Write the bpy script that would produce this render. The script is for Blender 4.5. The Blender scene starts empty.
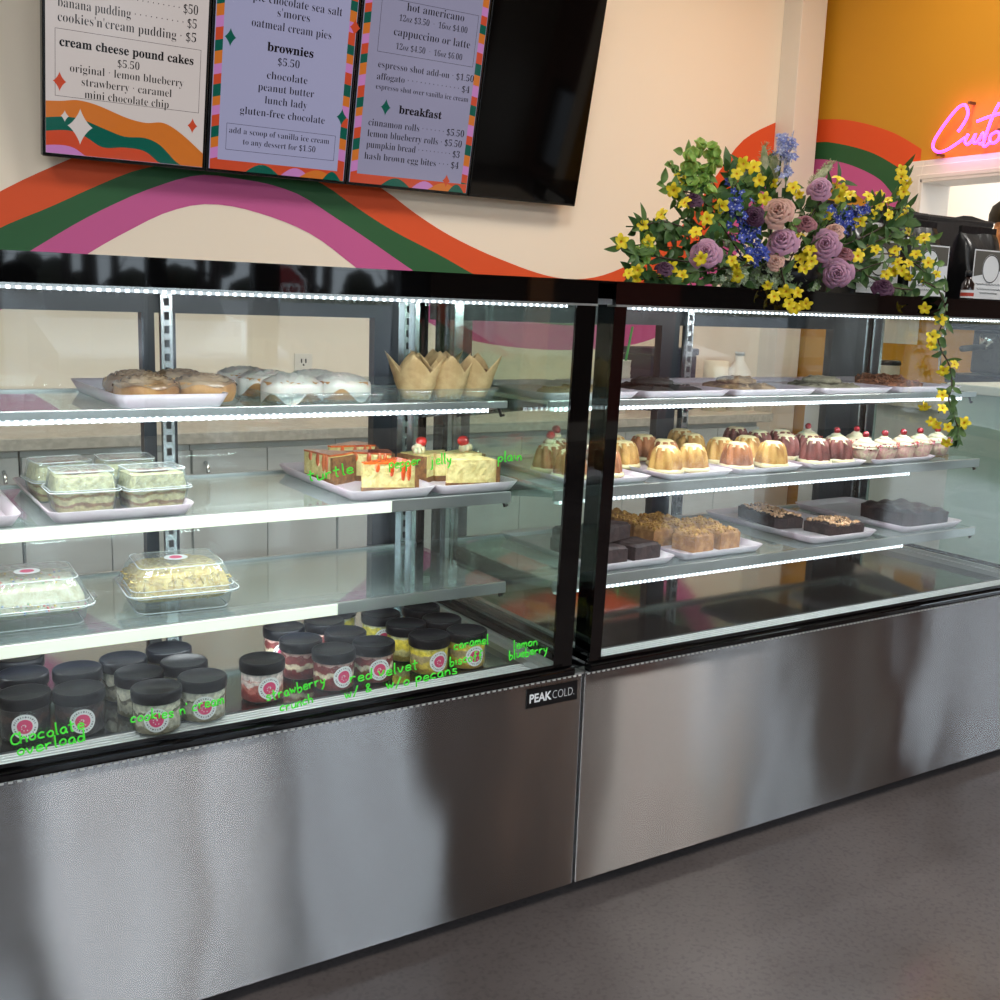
import bpy, math, random
from mathutils import Vector, Matrix
R = math.radians
random.seed(7)
sc = bpy.context.scene
COL = sc.collection
G = .098      # floor level

# ------------------------------------------------------------ camera
cam = bpy.data.cameras.new('camera'); cam.lens = 38.75; cam.sensor_width = 36; cam.clip_start = 0.05; cam.clip_end = 300
cam_ob = bpy.data.objects.new('camera', cam); COL.objects.link(cam_ob)
cam_ob.matrix_world = Matrix(((0.84657913, 0.06663365, -0.52807549, -1.1494789),
                              (-0.5312137, 0.16803719, -0.83040683, -1.50228669),
                              (0.03340328, 0.98352603, 0.17765349, 1.20318722),
                              (0, 0, 0, 1)))
sc.camera = cam_ob
# ------------------------------------------------------------ world: pale overcast sky
w = bpy.data.worlds.new('sky'); sc.world = w; w.use_nodes = True
bg = w.node_tree.nodes['Background']; bg.inputs[0].default_value = (0.80, 0.88, 1.0, 1); bg.inputs[1].default_value = 4.0
# ------------------------------------------------------------ exposure
sc.view_settings.view_transform = 'Standard'; sc.view_settings.look = 'None'
sc.view_settings.exposure = 0.0; sc.view_settings.gamma = 1.0; sc.view_settings.use_curve_mapping = False
cy = sc.cycles
cy.max_bounces = 12; cy.diffuse_bounces = 4; cy.glossy_bounces = 5; cy.transmission_bounces = 4
cy.transparent_max_bounces = 40; cy.sample_clamp_indirect = 4.0; cy.sample_clamp_direct = 0
cy.caustics_reflective = False; cy.caustics_refractive = False
cy.use_denoising = True


def area_light(name, loc, size, power, color, rot=(0, 0, 0), size_y=None):
    l = bpy.data.lights.new(name, 'AREA'); l.energy = power; l.color = color; l.size = size
    if size_y: l.shape = 'RECTANGLE'; l.size_y = size_y
    o = bpy.data.objects.new(name, l); COL.objects.link(o); o.location = loc; o.rotation_euler = rot
    return o


# unseen panel lamps added to light the room (their housings are built further down)
LAMPS = [(-2.2, -1.9), (0.0, -1.9), (2.6, -1.3), (-1.6, 0.9), (0.9, 1.0)]
for lx, ly in LAMPS:
    area_light('added_ceiling_light', (lx, ly, 3.13), 0.9, 40 if lx > 2 else 19, (1.0, 0.96, 0.90), size_y=0.5)  # right-hand lamp is stronger to brighten the floor mirrored in the steel
area_light('warm_lamp_light', (2.35, 1.3, 3.13), 0.5, 20, (1.0, 0.74, 0.5))
area_light('back_room_lamp_light', (4.3, 1.4, 3.1), 0.8, 15, (1.0, 0.86, 0.62))
# daylight comes from the sky through the tall front windows and the added low side one; these portals only guide its sampling
for nm, lc, sz, sy, rt in (('window_portal', (0.3, -4.02, 1.55), 8.6, 2.7, (R(90), 0, 0)),
                           ('added_window_portal', (5.62, -1.9, .68), 3.6, .9, (R(90), 0, R(90)))):
    area_light(nm, lc, sz, 1, (1, 1, 1), rot=rt, size_y=sy).data.cycles.is_portal = True

# ------------------------------------------------------------ materials
MATS = {}


def lin(c):
    return tuple(((x / 255) / 12.92 if x / 255 <= 0.04045 else (((x / 255) + 0.055) / 1.055) ** 2.4) for x in c[:3]) + (1,)


def mat(name, rgb=(200, 200, 200), rough=0.5, metal=0.0, c2=None, scale=20, detail=3, lo=0.4, hi=0.6, bump=0, bscale=None,
        stretch=None, emit=None, estr=0, coat=0, spec=None, aniso=0, sss=0):
    if name in MATS: return MATS[name]
    m = bpy.data.materials.new(name); m.use_nodes = True; nt = m.node_tree; b = nt.nodes['Principled BSDF']
    b.inputs['Base Color'].default_value = lin(rgb); b.inputs['Roughness'].default_value = rough
    b.inputs['Metallic'].default_value = metal
    if coat: b.inputs['Coat Weight'].default_value = coat; b.inputs['Coat Roughness'].default_value = 0.08
    if spec is not None: b.inputs['Specular IOR Level'].default_value = spec
    if aniso: b.inputs['Anisotropic'].default_value = aniso
    if sss: b.inputs['Subsurface Weight'].default_value = sss; b.inputs['Subsurface Scale'].default_value = 0.01
    if c2 or bump:
        tc = nt.nodes.new('ShaderNodeTexCoord'); mp = nt.nodes.new('ShaderNodeMapping')
        if stretch: mp.inputs['Scale'].default_value = stretch
        nt.links.new(tc.outputs['Object'], mp.inputs[0])
    if c2:
        n = nt.nodes.new('ShaderNodeTexNoise'); n.inputs['Scale'].default_value = scale; n.inputs['Detail'].default_value = detail
        nt.links.new(mp.outputs[0], n.inputs['Vector'])
        r = nt.nodes.new('ShaderNodeValToRGB'); r.color_ramp.elements[0].position = lo; r.color_ramp.elements[1].position = hi
        r.color_ramp.elements[0].color = lin(rgb); r.color_ramp.elements[1].color = lin(c2)
        nt.links.new(n.outputs[0], r.inputs[0]); nt.links.new(r.outputs[0], b.inputs['Base Color'])
    if bump:
        n2 = nt.nodes.new('ShaderNodeTexNoise'); n2.inputs['Scale'].default_value = bscale or scale; n2.inputs['Detail'].default_value = detail
        nt.links.new(mp.outputs[0], n2.inputs['Vector'])
        bp = nt.nodes.new('ShaderNodeBump'); bp.inputs['Strength'].default_value = 1; bp.inputs['Distance'].default_value = bump
        nt.links.new(n2.outputs[0], bp.inputs['Height']); nt.links.new(bp.outputs[0], b.inputs['Normal'])
    if emit:
        b.inputs['Emission Color'].default_value = lin(emit); b.inputs['Emission Strength'].default_value = estr
    MATS[name] = m
    return m


def glass(name, tint=(255, 255, 255), ior=1.3, rough=0.0, haze=0.0, haze_rgb=(220, 230, 230), bump=0, bscale=60):
    """thin clear sheet: Fresnel mix of mirror and see-through, a little diffuse film on top"""
    if name in MATS: return MATS[name]
    m = bpy.data.materials.new(name); m.use_nodes = True; nt = m.node_tree
    for n in list(nt.nodes):
        if n.type != 'OUTPUT_MATERIAL': nt.nodes.remove(n)
    out = [n for n in nt.nodes][0]
    t = nt.nodes.new('ShaderNodeBsdfTransparent'); t.inputs[0].default_value = lin(tint)
    g = nt.nodes.new('ShaderNodeBsdfGlossy'); g.inputs['Roughness'].default_value = rough; g.inputs['Color'].default_value = (1, 1, 1, 1)
    f = nt.nodes.new('ShaderNodeFresnel'); geo = nt.nodes.new('ShaderNodeNewGeometry')
    mr = nt.nodes.new('ShaderNodeMapRange'); mr.inputs['To Min'].default_value = ior; mr.inputs['To Max'].default_value = 1 / ior
    nt.links.new(geo.outputs['Backfacing'], mr.inputs[0]); nt.links.new(mr.outputs[0], f.inputs[0])
    mx = nt.nodes.new('ShaderNodeMixShader')
    nt.links.new(f.outputs[0], mx.inputs[0]); nt.links.new(t.outputs[0], mx.inputs[1]); nt.links.new(g.outputs[0], mx.inputs[2])
    if bump:
        n2 = nt.nodes.new('ShaderNodeTexNoise'); n2.inputs['Scale'].default_value = bscale
        tc = nt.nodes.new('ShaderNodeTexCoord'); nt.links.new(tc.outputs['Object'], n2.inputs['Vector'])
        bp = nt.nodes.new('ShaderNodeBump'); bp.inputs['Distance'].default_value = bump
        nt.links.new(n2.outputs[0], bp.inputs['Height'])
        nt.links.new(bp.outputs[0], g.inputs['Normal']); nt.links.new(bp.outputs[0], f.inputs['Normal'])
    last = mx
    if haze:
        d = nt.nodes.new('ShaderNodeBsdfDiffuse'); d.inputs[0].default_value = lin(haze_rgb)
        m2 = nt.nodes.new('ShaderNodeMixShader'); m2.inputs[0].default_value = haze
        nt.links.new(mx.outputs[0], m2.inputs[1]); nt.links.new(d.outputs[0], m2.inputs[2]); last = m2
    nt.links.new(last.outputs[0], out.inputs[0])
    MATS[name] = m
    return m


def led_mat(name, strength, freq, rgb=(235, 245, 255), base=0.25):
    """white LED tape: bright dots along x on a dimmer diffuser"""
    m = bpy.data.materials.new(name); m.use_nodes = True; nt = m.node_tree; b = nt.nodes['Principled BSDF']
    b.inputs['Base Color'].default_value = lin((230, 235, 235)); b.inputs['Emission Color'].default_value = lin(rgb)
    tc = nt.nodes.new('ShaderNodeTexCoord'); wv = nt.nodes.new('ShaderNodeTexWave'); wv.inputs['Scale'].default_value = freq
    wv.bands_direction = 'X'; nt.links.new(tc.outputs['Object'], wv.inputs['Vector'])
    mr = nt.nodes.new('ShaderNodeMapRange'); mr.inputs['From Min'].default_value = 0.4; mr.inputs['From Max'].default_value = 0.9
    mr.inputs['To Min'].default_value = strength * base; mr.inputs['To Max'].default_value = strength
    nt.links.new(wv.outputs[1], mr.inputs[0]); nt.links.new(mr.outputs[0], b.inputs['Emission Strength'])
    MATS[name] = m
    return m


# ------------------------------------------------------------ mesh builder
class MB:
    def __init__(s): s.v = []; s.f = []; s.mi = []; s.sm = []

    def add(s, vs, fs, m=0, smooth=False, M=None):
        n = len(s.v)
        if M is not None: vs = [tuple(M @ Vector(p)) for p in vs]
        s.v += [tuple(p) for p in vs]
        for f in fs: s.f.append([i + n for i in f]); s.mi.append(m); s.sm.append(smooth)
        return s

    def box(s, x0, x1, y0, y1, z0, z1, m=0, M=None):
        v = [(x0, y0, z0), (x1, y0, z0), (x1, y1, z0), (x0, y1, z0), (x0, y0, z1), (x1, y0, z1), (x1, y1, z1), (x0, y1, z1)]
        return s.add(v, [(0, 3, 2, 1), (4, 5, 6, 7), (0, 1, 5, 4), (1, 2, 6, 5), (2, 3, 7, 6), (3, 0, 4, 7)], m, False, M)

    def prism(s, poly, a, b, axis='y', m=0, M=None, smooth=False):
        """extrude a 2-D outline along axis from a to b"""
        def P(p, t):
            if axis == 'y': return (p[0], t, p[1])
            if axis == 'x': return (t, p[0], p[1])
            return (p[0], p[1], t)
        n = len(poly)
        v = [P(p, a) for p in poly] + [P(p, b) for p in poly]
        f = [list(range(n))[::-1], list(range(n, 2 * n))]
        s.add(v, f, m, False, M)
        return s.add(v, [[i, (i + 1) % n, n + (i + 1) % n, n + i] for i in range(n)], m, smooth, M)

    def lathe(s, prof, n=24, m=0, M=None, smooth=True, rad=None, cap=True):
        """prof [(r,z)], rad(theta,r,z)->r"""
        v = []; f = []
        for (r, z) in prof:
            for k in range(n):
                t = 2 * math.pi * k / n
                rr = rad(t, r, z) if rad else r
                v.append((rr * math.cos(t), rr * math.sin(t), z))
        for j in range(len(prof) - 1):
            for k in range(n):
                a = j * n + k; b = j * n + (k + 1) % n
                f.append((a, b, b + n, a + n))
        if cap:
            if prof[0][0] > 1e-5: f.append(list(range(n))[::-1])
            if prof[-1][0] > 1e-5: f.append([(len(prof) - 1) * n + k for k in range(n)])
        return s.add(v, f, m, smooth, M)

    def tube(s, pts, r, n=6, m=0, M=None, cap=True):
        pts = [Vector(p) for p in pts]; L = len(pts); v = []; f = []
        rs = r if isinstance(r, (list, tuple)) else [r] * L
        up = None
        for i, p in enumerate(pts):
            t = (pts[min(i + 1, L - 1)] - pts[max(i - 1, 0)])
            if t.length < 1e-9: t = Vector((0, 0, 1))
            t.normalize()
            if up is None:
                up = t.cross(Vector((0, 0, 1)))
                if up.length < 0.1: up = t.cross(Vector((1, 0, 0)))
            up = (up - t * up.dot(t))
            if up.length < 1e-6: up = t.orthogonal()
            up.normalize(); sd = t.cross(up)
            for k in range(n):
                a = 2 * math.pi * k / n; v.append(tuple(p + (up * math.cos(a) + sd * math.sin(a)) * rs[i]))
        for i in range(L - 1):
            for k in range(n):
                a = i * n + k; b = i * n + (k + 1) % n; f.append((a, b, b + n, a + n))
        if cap: f.append(list(range(n))[::-1]); f.append([(L - 1) * n + k for k in range(n)])
        return s.add(v, f, m, True, M)

    def sphere(s, c, r, n=10, k=6, m=0, M=None, sq=(1, 1, 1)):
        prof = [(r * math.sin(math.pi * i / k), -r * math.cos(math.pi * i / k)) for i in range(k + 1)]
        T = Matrix.Translation(c) @ Matrix.Diagonal((sq[0], sq[1], sq[2], 1))
        return s.lathe(prof, n, m, (M @ T) if M is not None else T, cap=False)

    def grid(s, fn, nu, nv, m=0, M=None, smooth=True, closed=False):
        v = [fn(i / nu, j / nv) for j in range(nv + 1) for i in range(nu + (0 if closed else 1))]
        W = nu if closed else nu + 1
        f = []
        for j in range(nv):
            for i in range(nu):
                i2 = (i + 1) % W if closed else i + 1
                f.append((j * W + i, j * W + i2, (j + 1) * W + i2, (j + 1) * W + i))
        return s.add(v, f, m, smooth, M)

    def mesh(s, name, mats):
        me = bpy.data.meshes.new(name); me.from_pydata(s.v, [], s.f); me.update()
        for k in (mats if isinstance(mats, (list, tuple)) else [mats]): me.materials.append(k)
        me.polygons.foreach_set('material_index', s.mi); me.polygons.foreach_set('use_smooth', s.sm)
        me.validate(); me.update()
        return me

    def build(s, name, mats, parent=None, bevel=0, loc=None, rz=0, seg=2):
        o = bpy.data.objects.new(name, s.mesh(name, mats)); COL.objects.link(o)
        if parent: o.parent = parent
        if loc: o.location = loc
        if rz: o.rotation_euler.z = rz
        if bevel:
            b = o.modifiers.new('bevel', 'BEVEL'); b.width = bevel; b.segments = seg; b.limit_method = 'ANGLE'; b.angle_limit = R(40)
        return o


def tag(o, label=None, cat=None, group=None, kind=None):
    if label: o['label'] = label
    if cat: o['category'] = cat
    if group: o['group'] = group
    if kind: o['kind'] = kind
    return o


def empty(name, label, cat, loc=(0, 0, 0), rz=0, group=None):
    o = bpy.data.objects.new(name, None); COL.objects.link(o); o.location = loc; o.rotation_euler = (0, 0, rz)
    o.empty_display_size = 0.05
    return tag(o, label, cat, group)


def dup(root, loc, rz=0, label=None, group=None, scale=None):
    r = root.copy(); COL.objects.link(r); r.location = loc; r.rotation_euler = (0, 0, rz)
    if scale: r.scale = scale
    if label: r['label'] = label
    if group: r['group'] = group
    for ch in list(root.children):
        c = ch.copy(); COL.objects.link(c); c.parent = r
        for g in list(ch.children):
            d = g.copy(); COL.objects.link(d); d.parent = c
    return r


def struct(name, mb, mats, **k):
    return tag(mb.build(name, mats, **k), kind='structure')


def rrect(x0, x1, y0, y1, r, n=4):
    p = []
    for cx, cy, a in ((x1 - r, y1 - r, 0), (x0 + r, y1 - r, 90), (x0 + r, y0 + r, 180), (x1 - r, y0 + r, 270)):
        for k in range(n + 1):
            t = R(a + 90 * k / n); p.append((cx + r * math.cos(t), cy + r * math.sin(t)))
    return p


def serif(s):
    o = ''
    for c in s:
        if 'a' <= c <= 'z': o += chr(0x1D41A + ord(c) - 97)
        elif 'A' <= c <= 'Z': o += chr(0x1D400 + ord(c) - 65)
        elif '0' <= c <= '9': o += chr(0x1D7CE + ord(c) - 48)
        else: o += c
    return o


_TC = {}


def text(mb, s, M, size, width=None, align='LEFT', weight=0, fancy=True, m=0):
    """flat lettering laid in the local x-y plane of M; width squeezes the line to a known length"""
    key = (s, weight, fancy)
    if key not in _TC:
        cu = bpy.data.curves.new('t', 'FONT'); cu.body = serif(s) if fancy else s; cu.size = 1; cu.offset = weight
        cu.resolution_u = 3
        o = bpy.data.objects.new('t', cu); COL.objects.link(o); bpy.context.view_layer.update()
        me = o.evaluated_get(bpy.context.evaluated_depsgraph_get()).to_mesh()
        vs = [tuple(v.co) for v in me.vertices]; fs = [tuple(p.vertices) for p in me.polygons]
        o.evaluated_get(bpy.context.evaluated_depsgraph_get()).to_mesh_clear()
        bpy.data.objects.remove(o); bpy.data.curves.remove(cu)
        _TC[key] = (vs, fs)
    vs, fs = _TC[key]
    x0 = min(v[0] for v in vs); x1 = max(v[0] for v in vs)
    sx = width / (x1 - x0) if width else size
    off = -x0 * sx
    if align == 'CENTER': off -= (x1 - x0) * sx / 2
    if align == 'RIGHT': off -= (x1 - x0) * sx
    mb.add([(v[0] * sx + off, v[1] * size, 0) for v in vs], fs, m, False, M)


def curve_z(pts, x):
    """smooth curve through (x, z) points"""
    if x <= pts[0][0]:
        a, b = pts[0], pts[1]
    elif x >= pts[-1][0]:
        a, b = pts[-2], pts[-1]
    else:
        for i in range(len(pts) - 1):
            if pts[i][0] <= x <= pts[i + 1][0]: break
        p0 = pts[max(i - 1, 0)]; p1 = pts[i]; p2 = pts[i + 1]; p3 = pts[min(i + 2, len(pts) - 1)]
        h = p2[0] - p1[0]; t = (x - p1[0]) / h
        m1 = (p2[1] - p0[1]) / (p2[0] - p0[0]) * h; m2 = (p3[1] - p1[1]) / (p3[0] - p1[0]) * h
        return (2 * t**3 - 3 * t**2 + 1) * p1[1] + (t**3 - 2 * t**2 + t) * m1 + (-2 * t**3 + 3 * t**2) * p2[1] + (t**3 - t**2) * m2
    return a[1] + (b[1] - a[1]) * (x - a[0]) / (b[0] - a[0])

# ============================================================ THE ROOM
cream = mat('wall_cream', (240, 230, 214), 0.75); c_or = mat('paint_orange', (218, 80, 30), 0.6); c_gr = mat('paint_green', (30, 90, 50), 0.6)
c_pk = mat('paint_pink', (196, 88, 150), 0.6); c_ye = mat('paint_yellow', (196, 142, 28), 0.6); trimw = mat('trim_white', (226, 222, 214), 0.45)
white = mat('ceiling_white', (225, 222, 215), 0.8); blackm = mat('black_gloss', (4, 4, 5), 0.03, spec=0.6); blk = mat('black_matte', (14, 14, 16), 0.5)
chrome = mat('chrome', (205, 210, 212), 0.18, 1.0)
X0, X1, Y0, Y1, H = -4.5, 5.6, -4.0, 2.5, 3.2

fl = MB().box(X0 - .2, X1 + .2, Y0 - .2, Y1 + .2, -0.1, G)
floor_m = bpy.data.materials.new('polished_concrete'); floor_m.use_nodes = True
nt = floor_m.node_tree; b = nt.nodes['Principled BSDF']; tc = nt.nodes.new('ShaderNodeTexCoord')
n1 = nt.nodes.new('ShaderNodeTexNoise'); n1.inputs['Scale'].default_value = 2.2; n1.inputs['Detail'].default_value = 8
n2 = nt.nodes.new('ShaderNodeTexNoise'); n2.inputs['Scale'].default_value = 110; n2.inputs['Detail'].default_value = 3
n3 = nt.nodes.new('ShaderNodeTexVoronoi'); n3.inputs['Scale'].default_value = 60
for n in (n1, n2, n3): nt.links.new(tc.outputs['Object'], n.inputs['Vector'])
r1 = nt.nodes.new('ShaderNodeValToRGB'); r1.color_ramp.elements[0].position = .3; r1.color_ramp.elements[1].position = .72
r1.color_ramp.elements[0].color = lin((92, 85, 84)); r1.color_ramp.elements[1].color = lin((118, 110, 109))
nt.links.new(n1.outputs[0], r1.inputs[0])
r2 = nt.nodes.new('ShaderNodeValToRGB'); r2.color_ramp.elements[0].position = .33; r2.color_ramp.elements[1].position = .5
r2.color_ramp.elements[0].color = (.84, .84, .85, 1); r2.color_ramp.elements[1].color = (1, 1, 1, 1)
nt.links.new(n2.outputs[0], r2.inputs[0])
r3 = nt.nodes.new('ShaderNodeValToRGB'); r3.color_ramp.elements[0].position = .03; r3.color_ramp.elements[1].position = .10
r3.color_ramp.elements[0].color = (1.25, 1.25, 1.25, 1); r3.color_ramp.elements[1].color = (1, 1, 1, 1)
nt.links.new(n3.outputs[0], r3.inputs[0])
mx = nt.nodes.new('ShaderNodeMix'); mx.data_type = 'RGBA'; mx.blend_type = 'MULTIPLY'; mx.inputs[0].default_value = 1
nt.links.new(r1.outputs[0], mx.inputs[6]); nt.links.new(r2.outputs[0], mx.inputs[7])
mx2 = nt.nodes.new('ShaderNodeMix'); mx2.data_type = 'RGBA'; mx2.blend_type = 'MULTIPLY'; mx2.inputs[0].default_value = .7
nt.links.new(mx.outputs[2], mx2.inputs[6]); nt.links.new(r3.outputs[0], mx2.inputs[7])
nt.links.new(mx2.outputs[2], b.inputs['Base Color']); b.inputs['Roughness'].default_value = 0.16
struct('floor', fl, floor_m)
struct('ceiling', MB().box(X0 - .2, X1 + .2, Y0 - .2, Y1 + .2, H, H + .1), white)

# back wall with its painted ribbon mural (paint stands 1 mm proud of the wall face)
OT = [(-1.6, .95), (-1.1, 1.2), (-.6, 1.52), (-.48, 1.59), (-.30, 1.68), (-.05, 1.76), (.25, 1.79), (.55, 1.74), (.8, 1.64), (.94, 1.56), (1.11, 1.48), (1.35, 1.40), (1.64, 1.335), (1.87, 1.345),
      (2.12, 1.44), (2.36, 1.60), (2.57, 1.86), (2.72, 2.03), (2.98, 2.16)]
OG = [(-1.6, .83), (-1.1, 1.10), (-.61, 1.40), (-.45, 1.48), (-.28, 1.57), (-.15, 1.63), (.05, 1.68), (.25, 1.69), (.42, 1.67), (.54, 1.64), (.65, 1.58), (.83, 1.49), (1.06, 1.40), (1.25, 1.32),
      (1.5, 1.24), (1.87, 1.225), (2.15, 1.31), (2.45, 1.50), (2.7, 1.83), (2.98, 2.03)]
GP = [(-1.6, .66), (-1.1, .95), (-.52, 1.33), (-.37, 1.43), (-.25, 1.50), (-.11, 1.57), (.06, 1.63), (.21, 1.63), (.33, 1.62), (.45, 1.59), (.57, 1.53), (.74, 1.44), (.94, 1.33), (1.2, 1.20),
      (1.5, 1.14), (1.87, 1.13), (2.2, 1.20), (2.5, 1.40), (2.75, 1.70), (2.98, 1.90)]
PC = [(-1.6, .50), (-1.1, .80), (-.32, 1.34), (-.19, 1.42), (-.06, 1.49), (.08, 1.53), (.25, 1.52), (.49, 1.45), (.7, 1.32), (1.0, 1.13), (1.3, 1.04),
      (1.87, 1.02), (2.3, 1.10), (2.6, 1.34), (2.8, 1.58), (2.98, 1.78)]
wb = MB().box(X0, X1, Y1, Y1 + .15, 0, H)


def ribbon(mb, top, bot, x0, x1, m, P, n=90):
    v = []
    for i in range(n + 1):
        x = x0 + (x1 - x0) * i / n
        v += [P(x, curve_z(top, x)), P(x, curve_z(bot, x))]
    mb.add(v, [(2 * i, 2 * i + 1, 2 * i + 3, 2 * i + 2) for i in range(n)], m)


PB = lambda x, z: (x, Y1 - .001, max(z, .5))
ribbon(wb, OT, OG, -1.6, 2.98, 1, PB); ribbon(wb, OG, GP, -1.6, 2.98, 2, PB); ribbon(wb, GP, PC, -1.6, 2.98, 3, PB)
struct('wall_back', wb, [cream, c_or, c_gr, c_pk])
# corner column and the yellow side wall with the serving hatch
XS = 3.15
struct('trim_1', MB().box(2.93, 3.10, 2.38, 2.5, 0, H), trimw, bevel=.004)
HY0, HY1, HZ0, HZ1 = .78, 1.765, 1.28, 1.825
ws = MB()
ws.box(XS, XS + .16, HY1, Y1, 0, H, 0).box(XS, XS + .16, .25, HY0, 0, H, 0).box(XS, XS + .16, HY0, HY1, 0, HZ0, 0).box(XS, XS + .16, HY0, HY1, HZ1, H, 0)
S_OT = [(1.3, 1.36), (1.55, 1.70), (1.69, 1.89), (1.81, 1.97), (1.98, 2.06), (2.23, 2.14), (2.45, 2.17), (2.5, 2.17)]
S_OG = [(1.3, 1.24), (1.6, 1.60), (1.82, 1.83), (1.91, 1.89), (2.09, 1.98), (2.34, 2.05), (2.46, 2.06), (2.5, 2.06)]
S_GP = [(1.3, 1.1), (1.6, 1.42), (1.80, 1.63), (1.93, 1.77), (2.02, 1.85), (2.20, 1.93), (2.36, 1.97), (2.46, 1.98), (2.5, 1.98)]
S_PY = [(1.3, .96), (1.6, 1.28), (1.82, 1.52), (1.95, 1.65), (2.10, 1.76), (2.25, 1.84), (2.38, 1.88), (2.5, 1.90)]
PS = lambda y, z: (XS - .001, y, z)
for a_, b_, m_ in ((S_OT, S_OG, 1), (S_OG, S_GP, 2), (S_GP, S_PY, 3)): ribbon(ws, a_, b_, 1.80, 2.5, m_, PS, 40)
struct('wall_side_right', ws, [c_ye, c_or, c_gr, c_pk])
# hatch casing: stepped white boards round the opening
ca = MB()
for k, (o_, t_) in enumerate(((.085, .022), (.06, .03), (.02, .04))):
    ca.box(XS - t_, XS, HY1, HY1 + o_, HZ0 - .02, HZ1 + o_); ca.box(XS - t_, XS, HY0 - o_, HY0, HZ0 - .02, HZ1 + o_)
    ca.box(XS - t_, XS, HY0, HY1, HZ1, HZ1 + o_)
ca.box(XS - .07, XS + .2, HY0 - .1, HY1 + .1, HZ0 - .04, HZ0)
ca.box(XS - .038, XS + .165, HY1 - .014, HY1 + .001, HZ0, HZ1); ca.box(XS - .038, XS + .165, HY0 - .001, HY0 + .014, HZ0, HZ1); ca.box(XS - .038, XS + .165, HY0, HY1, HZ1 - .014, HZ1 + .001)
struct('trim_2', ca, trimw, bevel=.002)
struct('wall_partition', MB().box(XS, X1, .13, .25, 0, H), cream)
# rest of the shell
struct('wall_left', MB().box(X0 - .15, X0, Y0, Y1, 0, H), mat('wall_grey', (196, 190, 182), .8))
fr = mat('window_frame_dark', (30, 31, 34), .35)


def window_wall(name, fixed, a0, a1, muls, axis, n, top=2.9):
    wv = MB(); fm = MB(); gl = MB()

    def bx(mb, p0, p1, z0, z1, d0, d1, m=0):
        if axis == 'y': mb.box(p0, p1, min(fixed + d0, fixed + d1), max(fixed + d0, fixed + d1), z0, z1, m)
        else: mb.box(min(fixed + d0, fixed + d1), max(fixed + d0, fixed + d1), p0, p1, z0, z1)
    s = -1 if axis == 'y' else 1
    lo_, hi_ = (X0, X1) if axis == 'y' else (Y0, .13)
    bx(wv, lo_, hi_, 0, .22, 0, s * .15); bx(wv, lo_, hi_, top, H, 0, s * .15)
    bx(wv, lo_, a0, .22, top, 0, s * .15); bx(wv, a1, hi_, .22, top, 0, s * .15)
    for (p, wd) in muls: bx(fm, p - wd / 2, p + wd / 2, .22, top, s * .02, s * .10)
    if name == 'front': bx(wv, 1.80, 2.45, .22, top, 0, s * .15, 1); bx(wv, 2.45, 2.62, .22, top, .03, s * .15, 2); bx(wv, 2.62, 3.1, .22, top, 0, s * .15, 1); bx(wv, 3.1, 3.65, .22, top, 0, s * .15, 3); bx(wv, 3.65, 4.9, 1.12, 1.75, 0, s * .15, 1); bx(wv, 3.65, 4.9, 1.75, top, 0, s * .15, 4)  # unseen wall panels shaped and coloured for their reflections in steel and fascia
    if name == 'right': bx(wv, lo_, hi_, 1.75, H, -.004, s * .15, 4)  # pale upper wall put in to brighten the steel's reflection
    struct('wall_' + name, wv, [mat('wall_grey') if name == 'front' else mat('wall_rose', (158, 124, 116), .7), mat('wall_umber', (74, 58, 48), .7), mat('wall_tan', (196, 140, 96), .7), mat('wall_terracotta', (150, 76, 60), .7), cream])
    bx(fm, a0, a1, .22, .29, s * .02, s * .10); bx(fm, a0, a1, top - .08, top, s * .02, s * .10)
    struct('trim_%d' % (n + 2), fm, fr)
    bx(gl, a0, a1, .25, top - .04, s * .055, s * .063)
    struct('window_%d' % n, gl, glass('window_glass', (250, 253, 252), 1.2))


window_wall('front', Y0, -4.1, 4.9, [(-4.0, .1), (-2.6, .14), (-1.3, .18), (-.5, .18), (.29, .09), (.85, .14), (1.71, .18), (3.7, .12), (4.85, .1)], 'y', 1)
window_wall('right', X1, -3.8, 0.0, [(-3.75, .1), (-2.4, .08), (-1.1, .08), (-.05, .1)], 'x', 2, top=1.12)  # unseen low window added to brighten reflections in the steel and glass

# housings of the added ceiling panel lamps
lf = mat('lamp_diffuser', (250, 248, 240), .4, emit=(255, 246, 232), estr=3)
first = None
for i, (lx, ly) in enumerate(LAMPS):
    if first is None:
        first = empty('added_ceiling_lamp', 'unseen flat white ceiling panel lamp added to light the shop floor', 'ceiling lamp', (lx, ly, 3.2), group='added ceiling panel lamps')
        MB().box(-.5, .5, -.3, .3, -.05, 0).build('housing', trimw, first); MB().box(-.47, .47, -.27, .27, -.056, -.05).build('diffuser', lf, first)
    else: dup(first, (lx, ly, 3.2))

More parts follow.
